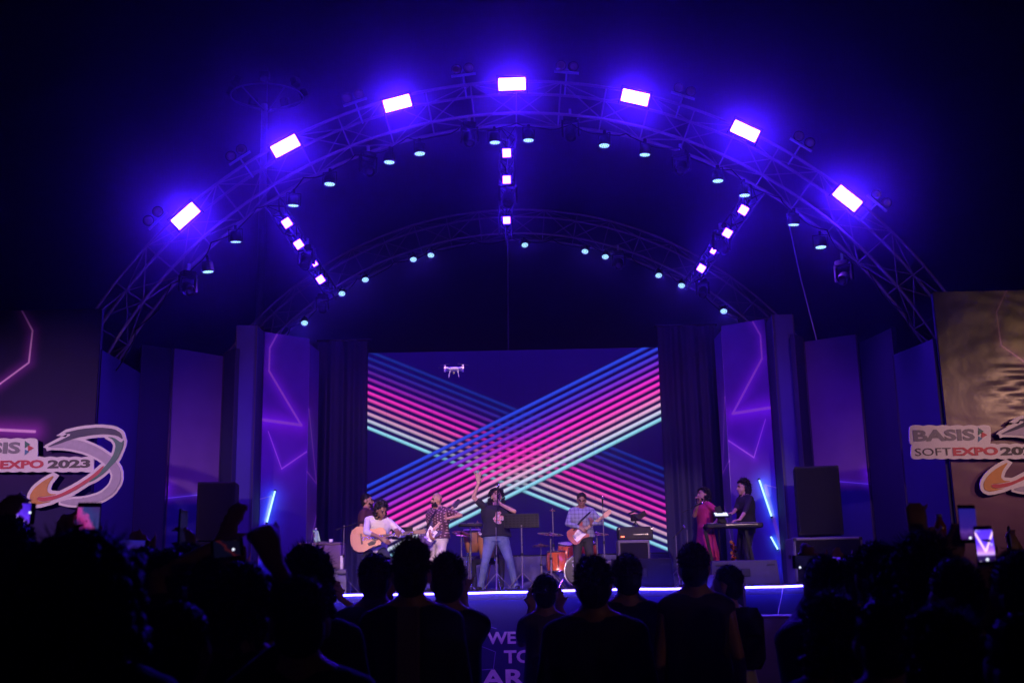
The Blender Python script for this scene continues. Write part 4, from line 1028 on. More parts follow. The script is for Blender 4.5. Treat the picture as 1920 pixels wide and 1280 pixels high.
def hand(mb, W, d, n, side=1, curl=.3, spread=.10, thumb=.5, s=1.0):
    W, d, n = Vector(W), Vector(d).normalized(), Vector(n); n = (n - d * n.dot(d)).normalized(); th = d.cross(n) * side
    cs = curl if isinstance(curl, (list, tuple)) else [curl] * 4
    for k, o in enumerate((.030, .010, -.010, -.028)):
        mb.capsule(W + th * o * .6 * s - d * .01 * s, W + (d * .085 + th * o) * s, .017 * s, .0125 * s, 8)
    for k, (o, L) in enumerate(zip((.030, .010, -.010, -.028), (.072, .082, .076, .058))):
        p = W + (d * .082 + th * o) * s; a = 0.0; sp = (1.5 - k) * spread; dd = (d + th * sp).normalized()
        for q, (f, bend) in enumerate(zip((.45, .32, .23), (.9, 1.1, .8))):
            a += cs[k] * bend; v = dd * math.cos(a) + n * math.sin(a); e = p + v * (L * f * s * 1.25)
            mb.capsule(p, e, (.0105 - .0012 * q) * s, (.0098 - .0012 * q) * s, 8); p = e
    p = W + (d * .022 + th * .026) * s; v = (th * (.9 - .5 * thumb) + d * .62 + n * .35 * thumb).normalized(); e = p + v * .05 * s
    mb.capsule(p, e, .016 * s, .012 * s, 8); v2 = (v + d * .25 + n * .35 * thumb).normalized(); mb.capsule(e, e + v2 * .042 * s, .0115 * s, .0095 * s, 8)
def ik(S, W, l1, l2, pole):
    S, W, pole = Vector(S), Vector(W), Vector(pole); d = W - S; L = d.length
    if L > (l1 + l2) * .995: W = S + d * ((l1 + l2) * .995 / L); d = W - S; L = d.length
    u = d.normalized(); a = (l1 * l1 - l2 * l2 + L * L) / (2 * L); h = math.sqrt(max(l1 * l1 - a * a, 0)); p = pole - u * pole.dot(u)
    p = p.normalized() if p.length > 1e-5 else u.orthogonal().normalized()
    return S + u * a + p * h, W
def tufts(mb, Mh, n, rad, ctr, ln, bias=(0, 0, 0), zmin=-.2, front=-.35, thick=.007, rnd=None):
    rnd = rnd or random; k = 0
    while k < n:
        v = Vector((rnd.gauss(0, 1), rnd.gauss(0, 1), rnd.gauss(0, 1))).normalized()
        if v.z < zmin or (v.y < front and v.z < .45): continue
        k += 1; p = Vector((v.x * rad[0], v.y * rad[1], v.z * rad[2])) + Vector(ctr)
        t = p + (v + Vector(bias) + Vector((rnd.uniform(-.4, .4), rnd.uniform(-.4, .4), rnd.uniform(-.3, .3)))).normalized() * ln * rnd.uniform(.5, 1.2)
        u = v.orthogonal().normalized(); w = v.cross(u); b0 = p - v * .006; r = thick
        mb.add([Mh @ (b0 + u * r), Mh @ (b0 - u * r * .5 + w * r * .87), Mh @ (b0 - u * r * .5 - w * r * .87), Mh @ t], [(0, 1, 3), (1, 2, 3), (2, 0, 3), (0, 2, 1)])

def person(label, foot, rz, H, top=('tee', 'black'), bottom='darkjean', sk='skin_mid', hair='short', head=(0, 0, 0), arms=None, feet=((-.11, 0), (.11, 0)), pelvis=(0, 0, .95), lean=(0, 0),
           twist=0.0, broad=1.0, voxel=.011, group=None, knees=None, face=False, beard=False, sit=False, seed=0, shoe='black', legs=True, width=1.08, hairlen=.02, hs=1.08):
    rnd = random.Random(seed + 11); s = H / 1.75
    T = Matrix.Translation(Vector(foot)) @ Matrix.Rotation(rz, 4, 'Z') @ Matrix.Diagonal((s, s, s, 1)); Ti = T.inverted()
    def loc_(w, world): return Ti @ Vector(w) if world else Vector(w)
    p = Vector(pelvis); ln = Vector((lean[0], lean[1], 0)); n = p + ln + Vector((0, 0, math.sqrt(max(.53 ** 2 - ln.length_squared, .05)))); sp = (n - p).normalized()
    ax = Vector((math.cos(twist), math.sin(twist), 0)); ax = (ax - sp * ax.dot(sp)).normalized(); fw_ = sp.cross(ax)
    hx = Vector((1, 0, 0)); J = {}
    for nm, q in (('R', -1), ('L', 1)):
        J['sh' + nm] = n - sp * .065 + ax * (.175 * broad * q); J['hip' + nm] = p + Vector((.088 * q, 0, -.03))
    body = MB(); shirt = MB(); pants = MB(); shoes = []
    def ring(c, rx, ry, a): 
        fy = sp.cross(a).normalized(); return [c + a * (rx * math.cos(2 * math.pi * k / 16)) + fy * (ry * math.sin(2 * math.pi * k / 16)) for k in range(16)]
    tor = [(-.10, .150, .105), (-.02, .165, .115), (.10, .150, .105), (.20, .146, .105), (.32, .166 * broad, .118), (.42, .176 * broad, .112), (.475, .150 * broad, .088), (.51, .085, .068), (.55, .055, .055)]
    def torso(mb, inf, zmin, hem=0.0):
        rs = []
        for z, rx, ry in tor:
            if z < zmin: continue
            if z > .52 and inf > 0: continue
            t = max(0, min(1, (z + .05) / .5)); a = (hx * (1 - t) + ax * t).normalized()
            f = hem * max(0, (.25 - z) / .35)
            rs.append(ring(p + sp * z, (rx + inf + f) * width, (ry + inf + f) * width, a))
        mb.rings(rs)
    torso(body, 0, -.2)
    # head
    hp, hyaw, hroll = head
    hr = Euler((R(hp), R(hroll), R(hyaw)), 'XYZ').to_matrix()
    # euler z is yaw applied last
    hc = n + sp * .035 + hr @ Vector((0, -.012, .108)); Mh = Matrix.Translation(hc) @ hr.to_4x4() @ Matrix.Scale(hs, 4)
    body.capsule(n - sp * .03, hc + hr @ Vector((0, .012, -.04)), .066, .060, 12)
    for q in (-1, 1): body.capsule(n + sp * .015 + ax * (q * .02), n - sp * .04 + ax * (q * .13 * broad), .052, .05, 10); shirt.capsule(n - sp * .02 + ax * (q * .03), n - sp * .045 + ax * (q * .135 * broad), .062, .062, 10)
    b4 = lambda c, r, nn=16: body.ball(Mh @ Vector(c), r, nn, 12, hr * hs)
    b4((0, .012, .02), (.074, .092, .096)); b4((0, -.02, -.032), (.060, .072, .082)); b4((0, -.066, -.088), (.028, .024, .022)); b4((0, -.05, -.05), (.045, .04, .05))
    body.capsule(Mh @ Vector((0, -.088, .012)), Mh @ Vector((0, -.108, -.022)), .009, .013, 8); body.capsule(Mh @ Vector((-.034, -.074, .026)), Mh @ Vector((.034, -.074, .026)), .013, .013, 8)
    body.capsule(Mh @ Vector((-.018, -.086, -.055)), Mh @ Vector((.018, -.086, -.055)), .009, .009, 8)
    for q in (-1, 1): b4((q * .076, .008, -.008), (.011, .024, .033), 10)
    # arms
    arms = arms or {}
    for nm, q in (('R', -1), ('L', 1)):
        a = arms.get(nm, {}); S = J['sh' + nm]
        if 'wrist' in a:
            W = loc_(a['wrist'], a.get('world', True)); E_, W = ik(S, W, .285, .255, a.get('pole', (q * .6, .2, -.8)))
        else:
            E_ = S + Vector((q * .05, .03, -.28)); W = E_ + Vector((q * .01, -.05, -.25))
        J['el' + nm], J['wr' + nm] = E_, W
        body.capsule(S - ax * (q * .02), S, .052, .052); body.capsule(S, E_, .047, .037, 12); body.capsule(E_, W, .039, .026, 12)
        fd = (W - E_).normalized(); hd = a.get('dir'); hn = a.get('normal', (0, 0, 0))
        hd = Vector(hd) if hd is not None else fd
        if Vector(hn).length < .1: hn = Vector((-q, 0, 0)) if abs(hd.x) < .8 else Vector((0, -1, 0))
        hand(body, W + fd * .012, hd, hn, 1 if nm == 'R' else -1, a.get('curl', .3), a.get('spread', .06), a.get('thumb', .5), a.get('size', 1.0))
        if top[0] in ('tee', 'dress'): M_ = S.lerp(E_, .62); shirt.capsule(S - ax * q * .03, S, .068, .064, 12); shirt.capsule(S, M_, .064, .060, 12)
        elif top[0] in ('shirt', 'hoodie'):
            shirt.capsule(S - ax * q * .03, S, .066, .064, 12); shirt.capsule(S, E_, .061, .053, 12); shirt.capsule(E_, E_.lerp(W, .93 if not a.get('rolled') else .3), .053, .039, 12)
        elif top[0] == 'vest': shirt.capsule(S - ax * q * .04, S - ax * q * .005, .07, .062, 12)
    # legs
    for i, (nm, q) in enumerate((('R', -1), ('L', 1))):
        h_ = J['hip' + nm]; f = Vector((feet[i][0], feet[i][1], feet[i][2] if len(feet[i]) > 2 else 0)) + Vector((0, 0, .085)); K, A = ik(h_, f, .44, .425, (knees or ((q * .12, -1, 0),) * 2)[i])
        J['kn' + nm] = K
        body.capsule(h_, K, .075, .052, 12); body.capsule(K, A, .050, .034, 12)
        toe = A + Vector((q * .05, -.15, -.045)); body.capsule(A + Vector((0, .02, -.05)), toe, .036, .03, 10)
        if bottom:
            pants.capsule(h_ + Vector((0, 0, .02)), K, .095 * width, .066, 12); pants.capsule(K, A + Vector((0, 0, .01)), .064, .056, 12); pants.capsule(A + Vector((0, 0, .05)), A + Vector((0, -.01, -.03)), .056, .060, 12)
        sb = MB().capsule(A + Vector((0, .035, -.045)), toe, .043, .038, 12); shoes.append((sb, A))
    bo = link('person', remesh(body, 'person', voxel, 2), M[sk]); bo.matrix_world = T; tag(bo, label, 'person', group)
    def child(nm, me, mat):
        o = link(nm, me, mat, bo); o.matrix_parent_inverse = Matrix.Identity(4); return o
    if top[0] == 'dress':
        rs = []
        for z, rx, ry in ((-.86, .30, .27), (-.6, .27, .235), (-.35, .235, .20), (-.15, .20, .165), (.0, .185, .14), (.15, .17, .13), (.30, .19, .145), (.42, .19, .13), (.48, .15, .1), (.52, .095, .08)): 
            c = p + sp * max(z, 0) + Vector((0, 0, min(z, 0))); rs.append([c + hx * (rx * math.cos(t) * (1 + .05 * math.sin(7 * t) * (z < -.2))) + fw_ * (ry * math.sin(t) * (1 + .05 * math.sin(7 * t + 1) * (z < -.2))) for t in [2 * math.pi * k / 40 for k in range(40)]])
        shirt.rings(rs)
    else: torso(shirt, .026 if top[0] != 'hoodie' else .036, -.06 if top[0] != 'vest' else -.03, .02)
    tops = child('dress' if top[0] == 'dress' else 'jacket' if top[0] in ('hoodie', 'vest') else 'shirt', remesh(shirt, 'top', voxel * 1.15, 3), CLO[top[1]])
    if bottom:
        rs = [ring(p + sp * z, (rx + .014) * width, (ry + .014) * width, hx) for z, rx, ry in tor[:3]]; pants.rings(rs)
        child('trousers', remesh(pants, 'trousers', voxel * 1.3, 3), CLO[bottom])
    for sb, A in shoes: child('shoe', sb.mesh('shoe'), M['black_plastic'])
    # hair
    hb = MB(); hball = lambda c, r: hb.ball(Mh @ Vector(c), r, *((14, 9) if not isinstance(r, float) else (7, 5)), hr * hs)
    if hair != 'bald':
        hball((0, .022, .036), (.079, .093, .094)); hball((0, .045, -.02), (.072, .068, .075))
        tufts(hb, Mh, 700 if hair != 'long' else 160, (.078, .092, .093), (0, .022, .036), hairlen * .6, (0, .3, .1), -.25, thick=.0038, rnd=rnd)
    if hair == 'spiky': tufts(hb, Mh, 420, (.075, .088, .092), (0, .02, .038), .042, (0, -.1, 1.4), .25, -2, .005, rnd=rnd)
    if hair in ('long', 'curly', 'afro', 'wavy'):
        nb, rad, dz, rb = dict(long=(520, .122, -.26, .020), curly=(420, .108, -.09, .016), afro=(800, .125, -.04, .016), wavy=(330, .098, -.05, .015))[hair]
        k = 0
        while k < nb:
            v = Vector((rnd.gauss(0, 1), rnd.gauss(0, 1), rnd.gauss(0, 1))).normalized()
            if v.y < -.3 and v.z < .5: continue
            z = v.z * .11 + .03
            clump = 1.0 + .16 * math.sin(v.x * 9 + seed) * math.sin(v.y * 8 + 2) * math.sin(v.z * 7 + 1)
            if v.z < .1: z += rnd.uniform(dz, 0)
            r_ = rad * rnd.uniform(.72, 1.03) * clump; sd = math.sqrt(max(.0, 1 - max(v.z, 0) ** 2))
            hv = Vector((v.x, v.y, 0)); hv = hv.normalized() if hv.length > 1e-3 else Vector((0, 1, 0))
            hball((hv.x * r_ * sd, hv.y * r_ * sd + .02, z), rb * rnd.uniform(.6, 1.15)); k += 1
        tufts(hb, Mh, 420, (rad, rad * 1.05, .13), (0, .025, .03 + dz * .3), .04, (0, 0, -.2), -.9, -.3, .0028, rnd=rnd)
    if beard:
        for k in range(26):
            t = rnd.uniform(-1.25, 1.25); hball((.062 * math.sin(t), -.03 - .055 * math.cos(t), -.075 + rnd.uniform(-.03, .03)), .017)
    if hb.v: child('hair', hb.mesh('hair'), M['hair'])
    if face:
        for q in (-1, 1):
            child('eye', MB().ball(Mh @ Vector((q * .028, -.082, .004)), (.013, .008, .008), 8, 6, hr).mesh('eye'), M['eye']); child('eyebrow', MB().capsule(Mh @ Vector((q * .014, -.090, .026)), Mh @ Vector((q * .045, -.080, .028)), .006, .005, 6).mesh('eyebrow'), M['hair'])
        child('lips', MB().ball(Mh @ Vector((0, -.094, -.054)), (.021, .008, .009), 10, 6, hr).mesh('lips'), M['lip'])
    return bo, T, J, Mh

# ------------------------------------------------------------------ guitars
M['spruce'] = mk('spruce_top', (.56, .26, .10), .3, 0, .12, 5, 0, .5, .3); M['rosewood'] = mk('rosewood', (.10, .045, .025), .5); M['maple'] = mk('maple', (.55, .33, .16), .4); M['mahogany'] = mk('mahogany', (.16, .06, .03), .4)
M['burst'] = mk('sunburst', (.30, .06, .02), .2, 0, .2, 6, 0, .5, .5); M['pickguard'] = mk('pickguard', (.72, .70, .66), .3); M['blackgloss'] = mk('black_gloss', (.01, .01, .015), .2)
def guitar(kind, label, c, neck_to, tilt_face, s=1.0):
    c, q = Vector(c), Vector(neck_to); x = (q - c).normalized(); f = Vector(tilt_face); f = (f - x * f.dot(x)).normalized(); z = f.cross(x) * 1.0
    z = x.cross(-f)
    if z.z < 0: z = -z
    o = empty({'acoustic': 'acoustic_guitar', 'bass': 'bass_guitar', 'electric': 'electric_guitar'}[kind], c, 0, label, 'guitar')
    Mx = Matrix((( x.x, -f.x, z.x, c.x), (x.y, -f.y, z.y, c.y), (x.z, -f.z, z.z, c.z), (0, 0, 0, 1))); o.matrix_world = Mx @ Matrix.Diagonal((s, s, s, 1))
    L = (q - c).length / s
    if kind == 'acoustic':
        prof = [(-.30, 0), (-.295, .07), (-.26, .15), (-.19, .195), (-.11, .20), (-.03, .165), (.03, .135), (.09, .13), (.16, .145), (.215, .13), (.245, .08), (.25, 0)]
        poly = prof + [(x_, -z_) for x_, z_ in ((.20, .02), (.165, .06), (.15, .12), (.09, .13), (.03, .135), (-.03, .165), (-.11, .20), (-.19, .195), (-.26, .15), (-.295, .07))]
        MB().prism(poly, 0, .11).build('body', M['mahogany'], o); b = MB().prism([(x_ * .985, z_ * .985) for x_, z_ in poly], -.006, 0.002).build('top_board', M['spruce'], o)
        MB().lathe([(.055, 0), (.05, .002), (0, .003)], (.07, -.007, 0), 24, Euler((R(90), 0, 0)).to_matrix()).build('sound_hole', M['blackgloss'], o)
        MB().prism([(.02, -.05), (.09, -.062), (.06, -.11), (-.03, -.12), (-.05, -.08)], -.009, -.0065).build('pickguard', M['blackgloss'], o)
        MB().box((-.13, -.012, 0), (.03, .014, .16)).build('bridge', M['rosewood'], o); n0 = .14
        MB().box(((n0 + L) / 2, -.014, 0), (L - n0, .02, .05)).build('fretboard', M['rosewood'], o); MB().box(((.25 + L) / 2, .008, 0), (L - .25, .024, .045)).build('neck', M['mahogany'], o)
        for k in range(10): MB().box((.2 + (L - .22) * (1 - .9 ** (k * 1.6)) , -.026, 0), (.004, .004, .05)).build('fret', M['chrome'], o)
        hd = MB().prism([(L, -.027), (L + .17, -.036), (L + .18, 0), (L + .17, .036), (L, .027)], -.012, .008).build('headstock', M['mahogany'], o)
    else:
        prof = [(-.19, 0), (-.185, .08), (-.14, .15), (-.06, .155), (.02, .115), (.10, .135), (.175, .165), (.195, .13), (.15, .07), (.11, .035), (.11, -.035), (.14, -.07), (.165, -.12), (.13, -.145), (.06, -.12), (0, -.11), (-.07, -.14), (-.14, -.13), (-.18, -.08)]
        if kind == 'bass': prof = [(x_ * 1.1, z_) for x_, z_ in prof]
        MB().prism(prof, 0, .045).build('body', M['burst'] if kind == 'electric' else M['blackgloss'], o)
        MB().prism([(-.10, -.10), (-.11, -.02), (-.04, .05), (.06, .08), (.12, .09), (.115, -.03), (.12, -.08), (.05, -.085), (-.03, -.10)], -.004, -.001).build('pickguard', M['pickguard'], o)
        MB().box((-.09, -.008, 0), (.03, .016, .08)).build('bridge', M['chrome'], o)
        for k in range(3 if kind == 'electric' else 2): MB().box((-.04 + .06 * k, -.009, 0), (.018, .012, .075)).build('pickup', M['white_plastic'], o)
        n0 = .09; MB().box(((n0 + L) / 2, -.004, 0), (L - n0, .028, .05)).build('neck', M['maple'], o)
        for k in range(10): MB().box((.16 + (L - .18) * (1 - .9 ** (k * 1.6)), -.020, 0), (.004, .004, .05)).build('fret', M['chrome'], o)
        hd = MB().prism([(L, -.025), (L + .05, -.045), (L + .17, -.03), (L + .185, .02), (L + .16, .045), (L + .03, .04), (L, .025)], -.002, .014).build('headstock', M['maple'] if kind == 'electric' else M['blackgloss'], o)
    for k in range(6 if kind != 'bass' else 4): MB().cyl((L + .03 + .025 * (k % 6), -.02, .05 if kind != 'acoustic' or k % 2 else -.05), (L + .03 + .025 * (k % 6), .01, .05 if kind != 'acoustic' or k % 2 else -.05), .008, n=8).build('tuning_peg', M['chrome'], hd)
    b = MB()
    for k in range(6 if kind != 'bass' else 4): zz = (k - 2.5) * .0075; b.cyl((-.12, -.026, zz * 1.3), (L, -.026, zz), .0012, n=4)
    b.build('strings', M['chrome'], o)
    return o
def strap(a, b_, c, label):
    o = MB().tube([a, Vector(a).lerp(Vector(b_), .5) + Vector((0, -.03, .03)), b_, Vector(b_).lerp(Vector(c), .5) + Vector((0, -.03, 0)), c], .018, 6).build('guitar_strap', M['blackgloss'], None, True); tag(o, label, 'strap')
def held_mic(p, d, label):
    o = empty('microphone', p, 0, label, 'microphone'); d = Vector(d).normalized(); MB().cyl(Vector((0, 0, 0)), d * .19, .011, .018).build('handle', M['black_metal'], o); MB().ball(d * .21, .03, 14, 9).build('mic_head', M['chrome'], o, True); return o

def onstage(px, Y): v = P(px, 1100, Y); v.z = DECK; return v
# lead singer
y = 18.2; ft = onstage(932, y)
hd_top = P(934, 911, y).z - DECK
sg = person('singer with long black curly hair and raised hand, black printed tee and faded jeans', ft, R(4), 1.70, ('tee', 'black'), 'faded', 'skin_light', 'long', (-24, 8, 4), face=True, voxel=.009, seed=1,
       arms={'R': dict(wrist=P(897, 905, y - .1), pole=(-1, -.1, -.25), dir=(-.1, -.1, 1), normal=(0, -1, .1), curl=.08, spread=.24, thumb=.0, size=1.15), 'L': dict(wrist=P(939, 945, y - .22), pole=(1, -.2, -.55), dir=(-.35, .35, .8), normal=(-.9, .1, -.2), curl=.95, thumb=.8)}, feet=((-.27, .02), (.30, -.05)), pelvis=(0, 0, .90), lean=(.02, .05), hairlen=.03, width=1.28, broad=1.08)
mth = sg[1] @ (sg[3] @ Vector((0, -.12, -.07)))
held_mic(mth + Vector((.02, -.10, -.16)), Vector((-.02, .10, .16)), 'handheld microphone at the lips of the lead singer')
pr = MB()
for k in range(26):
    t = random.uniform(0, 6.28); r_ = .085 * math.sqrt(random.random()); pr.ball((.035 + r_ * math.cos(t), -.152 + .1 * r_ * r_, 1.20 + r_ * math.sin(t)), (.026, .004, .024), 8, 5)
mt, bs = newmat('tee_print'); setc(bs, 'Base Color', xramp(xnoise(28, 2), [(.35, (.7, .62, .6)), (.5, (.65, .12, .10)), (.6, (.75, .7, .68)), (.7, (.2, .08, .3))])); setc(bs, 'Roughness', .8)
o = pr.build('chest_print', mt, sg[0]); o.matrix_parent_inverse = Matrix.Identity(4)

# seated acoustic guitarist
y = 17.75; ft = onstage(702, y); gz = P(694, 1008, y - .30)
sz = .62
o = empty('stool', (ft.x, y + .1, DECK), 0, 'dark stool under the seated guitarist', 'stool'); MB().lathe([(0, sz), (.17, sz), (.18, sz - .03), (.16, sz - .05), (0, sz - .05)], n=20).build('seat', M['black_plastic'], o)
for k in range(4): t = math.pi / 4 + k * math.pi / 2; MB().cyl((.12 * math.cos(t), .12 * math.sin(t), sz - .04), (.2 * math.cos(t), .2 * math.sin(t), 0), .014).build('leg', M['chrome'], o)
person('guitarist in white shirt bent over an acoustic guitar, seated on a stool', ft, R(14), 1.74, ('shirt', 'white'), 'darkjean', 'skin_dark', 'wavy', (32, 22, -6), face=True, voxel=.009, seed=2, hairlen=.045,
       arms={'R': dict(wrist=P(714, 1008, y - .36), pole=(-1, .1, .25), dir=(.75, -.2, -.5), normal=(0, 1, 0), curl=.35, rolled=True), 'L': dict(wrist=P(747, 1004, y - .28), pole=(.8, -.2, -.7), dir=(-.2, -.2, .9), normal=(-.3, .9, 0), curl=.9)},
       pelvis=(0, .08, .70), lean=(.06, -.20), feet=((-.16, -.30), (.16, -.22)), knees=((-.3, -1, .35), (.3, -1, .35)))
guitar('acoustic', 'tan acoustic guitar held by the seated guitarist in white', gz, P(776, 998, y - .22), (.05, -1, .18), 1.04)

# man with glasses behind
y = 20.2; ft = onstage(686, y); hz_ = P(684, 926, y).z - DECK
gm = person('man with glasses and beard standing behind the seated guitarist, seen in profile', ft, R(82), hz_ * 1.0, ('tee', 'maroon'), 'black', 'skin_mid', 'short', (0, 0, 0), face=True, beard=True, voxel=.010, seed=3)
g2 = MB()
for q in (-1, 1):
    g2.tube([gm[3] @ Vector((q * .032 + .026 * math.cos(t), -.098, .004 + .02 * math.sin(t))) for t in [2 * math.pi * k / 14 for k in range(15)]], .0035, 5); g2.cyl(gm[3] @ Vector((q * .058, -.096, .008)), gm[3] @ Vector((q * .08, .0, .008)), .003, n=5)
o = g2.build('glasses', M['blackgloss'], gm[0]); o.matrix_parent_inverse = Matrix.Identity(4)

# bassist
y = 18.7; ft = onstage(822, y); hz_ = P(812, 927, y).z - DECK; bc = P(806, 1001, y - .22)
person('bald bearded bassist in dotted maroon shirt and white trousers', ft, R(-38), hz_ * 1.02, ('tee', 'polka'), 'cream', 'skin_mid', 'bald', (8, -18, 0), face=True, beard=True, voxel=.009, seed=4, width=1.24, broad=1.08,
       arms={'R': dict(wrist=P(806, 998, y - .24), pole=(-1, .4, -.3), dir=(.5, -.3, -.8), normal=(.3, .9, 0), curl=.5), 'L': dict(wrist=P(838, 972, y - .18), pole=(.9, .2, -.8), dir=(-.6, -.2, .6), normal=(0, .9, .2), curl=.8)}, feet=((-.15, .03), (.15, 0)))
guitar('bass', 'dark bass guitar with pale pickguard, neck raised to the right', bc, P(850, 951, y - .10), (.1, -1, .1), .95)
strap(P(800, 990, y - .2), P(818, 958, y - .14), P(830, 962, y + .05), 'dark strap over the shoulder of the bassist')

# drummer, mostly behind the lead singer
y = 20.7; ft = onstage(922, y)
o = empty('drum_stool', (ft.x, y + .08, DECK), 0, 'round stool of the percussionist behind the lead singer', 'stool'); MB().lathe([(0, .52), (.17, .52), (.18, .47), (0, .45)], n=18).build('seat', M['black_plastic'], o)
for k in range(3): t = k * 2.09; MB().cyl((.04 * math.cos(t), .04 * math.sin(t), .45), (.22 * math.cos(t), .22 * math.sin(t), 0), .012).build('leg', M['chrome'], o)
person('percussionist sitting behind the lead singer, only an arm showing', ft, R(-12), 1.72, ('tee', 'charcoal'), 'black', 'skin_mid', 'short', (10, -10, 0), voxel=.010, seed=5, pelvis=(0, .05, .60), lean=(0, -.08), feet=((-.25, -.35), (.25, -.3)), knees=((-.5, -1, .4), (.5, -1, .4)),
       arms={'R': dict(wrist=P(893, 985, y - .55), pole=(-1, .2, -.2), curl=.4), 'L': dict(wrist=P(930, 995, y - .5), pole=(1, .2, -.2), curl=.4)})

# electric guitarist
y = 19.5; ft = onstage(1095, y); hz_ = P(1094, 926, y).z - DECK; ec = P(1084, 1001, y - .20)
person('electric guitarist in checked shirt and dark trousers looking down', ft, R(3), hz_ * 1.01, ('shirt', 'plaid'), 'charcoal', 'skin_dark', 'short', (16, -4, 4), face=True, voxel=.009, seed=6, hairlen=.028, width=1.18, broad=1.08,
       arms={'R': dict(wrist=P(1086, 988, y - .26), pole=(-1, .3, -.2), dir=(.7, -.2, -.5), normal=(.1, .9, -.1), curl=.5), 'L': dict(wrist=P(1110, 982, y - .20), pole=(1, .1, -.7), dir=(-.1, -.2, .9), normal=(-.5, .8, 0), curl=.8)}, feet=((-.13, .02), (.14, -.02)))
guitar('electric', 'sunburst electric guitar with white pickguard and maple neck', ec, P(1131, 968, y - .12), (.0, -1, .12), .98)
strap(P(1075, 995, y - .18), P(1104, 962, y - .12), P(1112, 955, y + .06), 'dark strap across the checked shirt of the electric guitarist')

# singer in magenta
y = 19.6; ft = onstage(1329, y); hz_ = P(1332, 914, y).z - DECK
ms = person('singer in long magenta dress holding a microphone, seen from the side', ft, R(-66), hz_ * 1.0, ('dress', 'magenta'), 'charcoal', 'skin_mid', 'curly', (-6, 0, -12), face=True, voxel=.009, seed=7, hairlen=.03,
       arms={'R': dict(wrist=P(1309, 944, y - .18), pole=(-.2, -.4, -1), dir=(.1, .1, 1), normal=(0, -.2, 0), curl=.95, thumb=.8), 'L': dict(wrist=P(1336, 985, y - .26), pole=(.6, .4, -1), curl=.4)}, feet=((-.1, 0), (.1, .05)))
mm_ = ms[1] @ (ms[3] @ Vector((0, -.13, -.06))); hw = P(1307, 941, y - .2)
held_mic(hw + Vector((-.0, 0, -.02)), mm_ - hw, 'silver-headed microphone raised by the singer in magenta')

# keyboard player
y = 19.75; ft = onstage(1407, y); hz_ = P(1406, 899, y).z - DECK
person('keyboard player in black shirt with full dark hair, in profile', ft, R(-72), hz_ * 1.0, ('shirt', 'black'), 'black', 'skin_light', 'wavy', (4, -2, 0), face=True, voxel=.009, seed=8, hairlen=.035,
       arms={'R': dict(wrist=P(1366, 977, 19.15), pole=(-.4, .5, -1), dir=(.1, -1, -.1), normal=(0, 0, -1), curl=.35, rolled=True), 'L': dict(wrist=P(1385, 978, 19.2), pole=(.6, .5, -1), dir=(-.1, -1, -.1), normal=(0, 0, -1), curl=.35, rolled=True)})
# ------------------------------------------------------------------ crowd
mt, bs = newmat('phone_stage_picture'); u, _, v = xcoord('Generated'); n = xnoise(60, 3)
vx = xabs(u - .5) * 1.2; d1 = xabs(v - .30 - vx)
col = xramp(v, [(0, (.005, .0, .03)), (.16, (.01, .0, .08)), (.24, (.55, .30, .9)), (.34, (.35, .12, .95)), (.55, (.10, .03, .85)), (1, (.06, .02, .6))])
col = xmix((1.0 - xstep(d1, .02, .10)) * xstep(v, .25, .33), col, (.95, .6, 1.0)); col = xmix(xstep(n, .62, .72) * .6, col, (.7, .6, 1.0))
setc(bs, 'Emission Color', col); bs.inputs['Emission Strength'].default_value = 1.6; mt.cycles.emission_sampling = 'NONE'; M['phone_bright'] = mt
def phone_mat(name, stops, strength, ang=.5, scale=30):
    mt, bs = newmat(name); u, _, v = xcoord('Generated'); n = xnoise(scale, 3); t = u * (1 - ang) + v * ang + (n - .5) * .35
    setc(bs, 'Base Color', (.01, .01, .012)); setc(bs, 'Roughness', .2); setc(bs, 'Emission Color', xramp(t, stops)); bs.inputs['Emission Strength'].default_value = strength; mt.cycles.emission_sampling = 'NONE'; return mt
M['phone_dim'] = phone_mat('phone_dim_picture', [(0, (.02, .0, .06)), (.25, (.10, .03, .30)), (.4, (.03, .01, .22)), (1, (.015, .01, .22))], 1.0, .95)
M['phone_pink'] = phone_mat('phone_pink_picture', [(0, (.03, .01, .10)), (.3, (.10, .02, .22)), (.45, (.45, .03, .25)), (.58, (.40, .05, .32)), (.66, (.03, .04, .2)), (1, (.05, .02, .15))], 1.0, .55)
M['phone_violet'] = phone_mat('phone_violet_picture', [(0, (.05, .02, .6)), (.35, (.16, .05, .9)), (.5, (.6, .35, 1.)), (.6, (.12, .03, .8)), (1, (.04, .01, .5))], 1.3, .4)
M['phone_dark'] = phone_mat('phone_dark_picture', [(0, (.002, .002, .01)), (.44, (.002, .002, .01)), (.50, (.05, .005, .008)), (.56, (.003, .002, .01)), (1, (.002, .002, .006))], 1.0, .4)
M['ui_white'] = glow('phone_button', (.75, .8, 1.0), 1.6, False)
M['phone_off'] = phone_mat('phone_black_picture', [(0, (.002, .002, .008)), (.5, (.006, .004, .03)), (1, (.002, .002, .008))], 1.0, .4)
LASTY = [5.0]
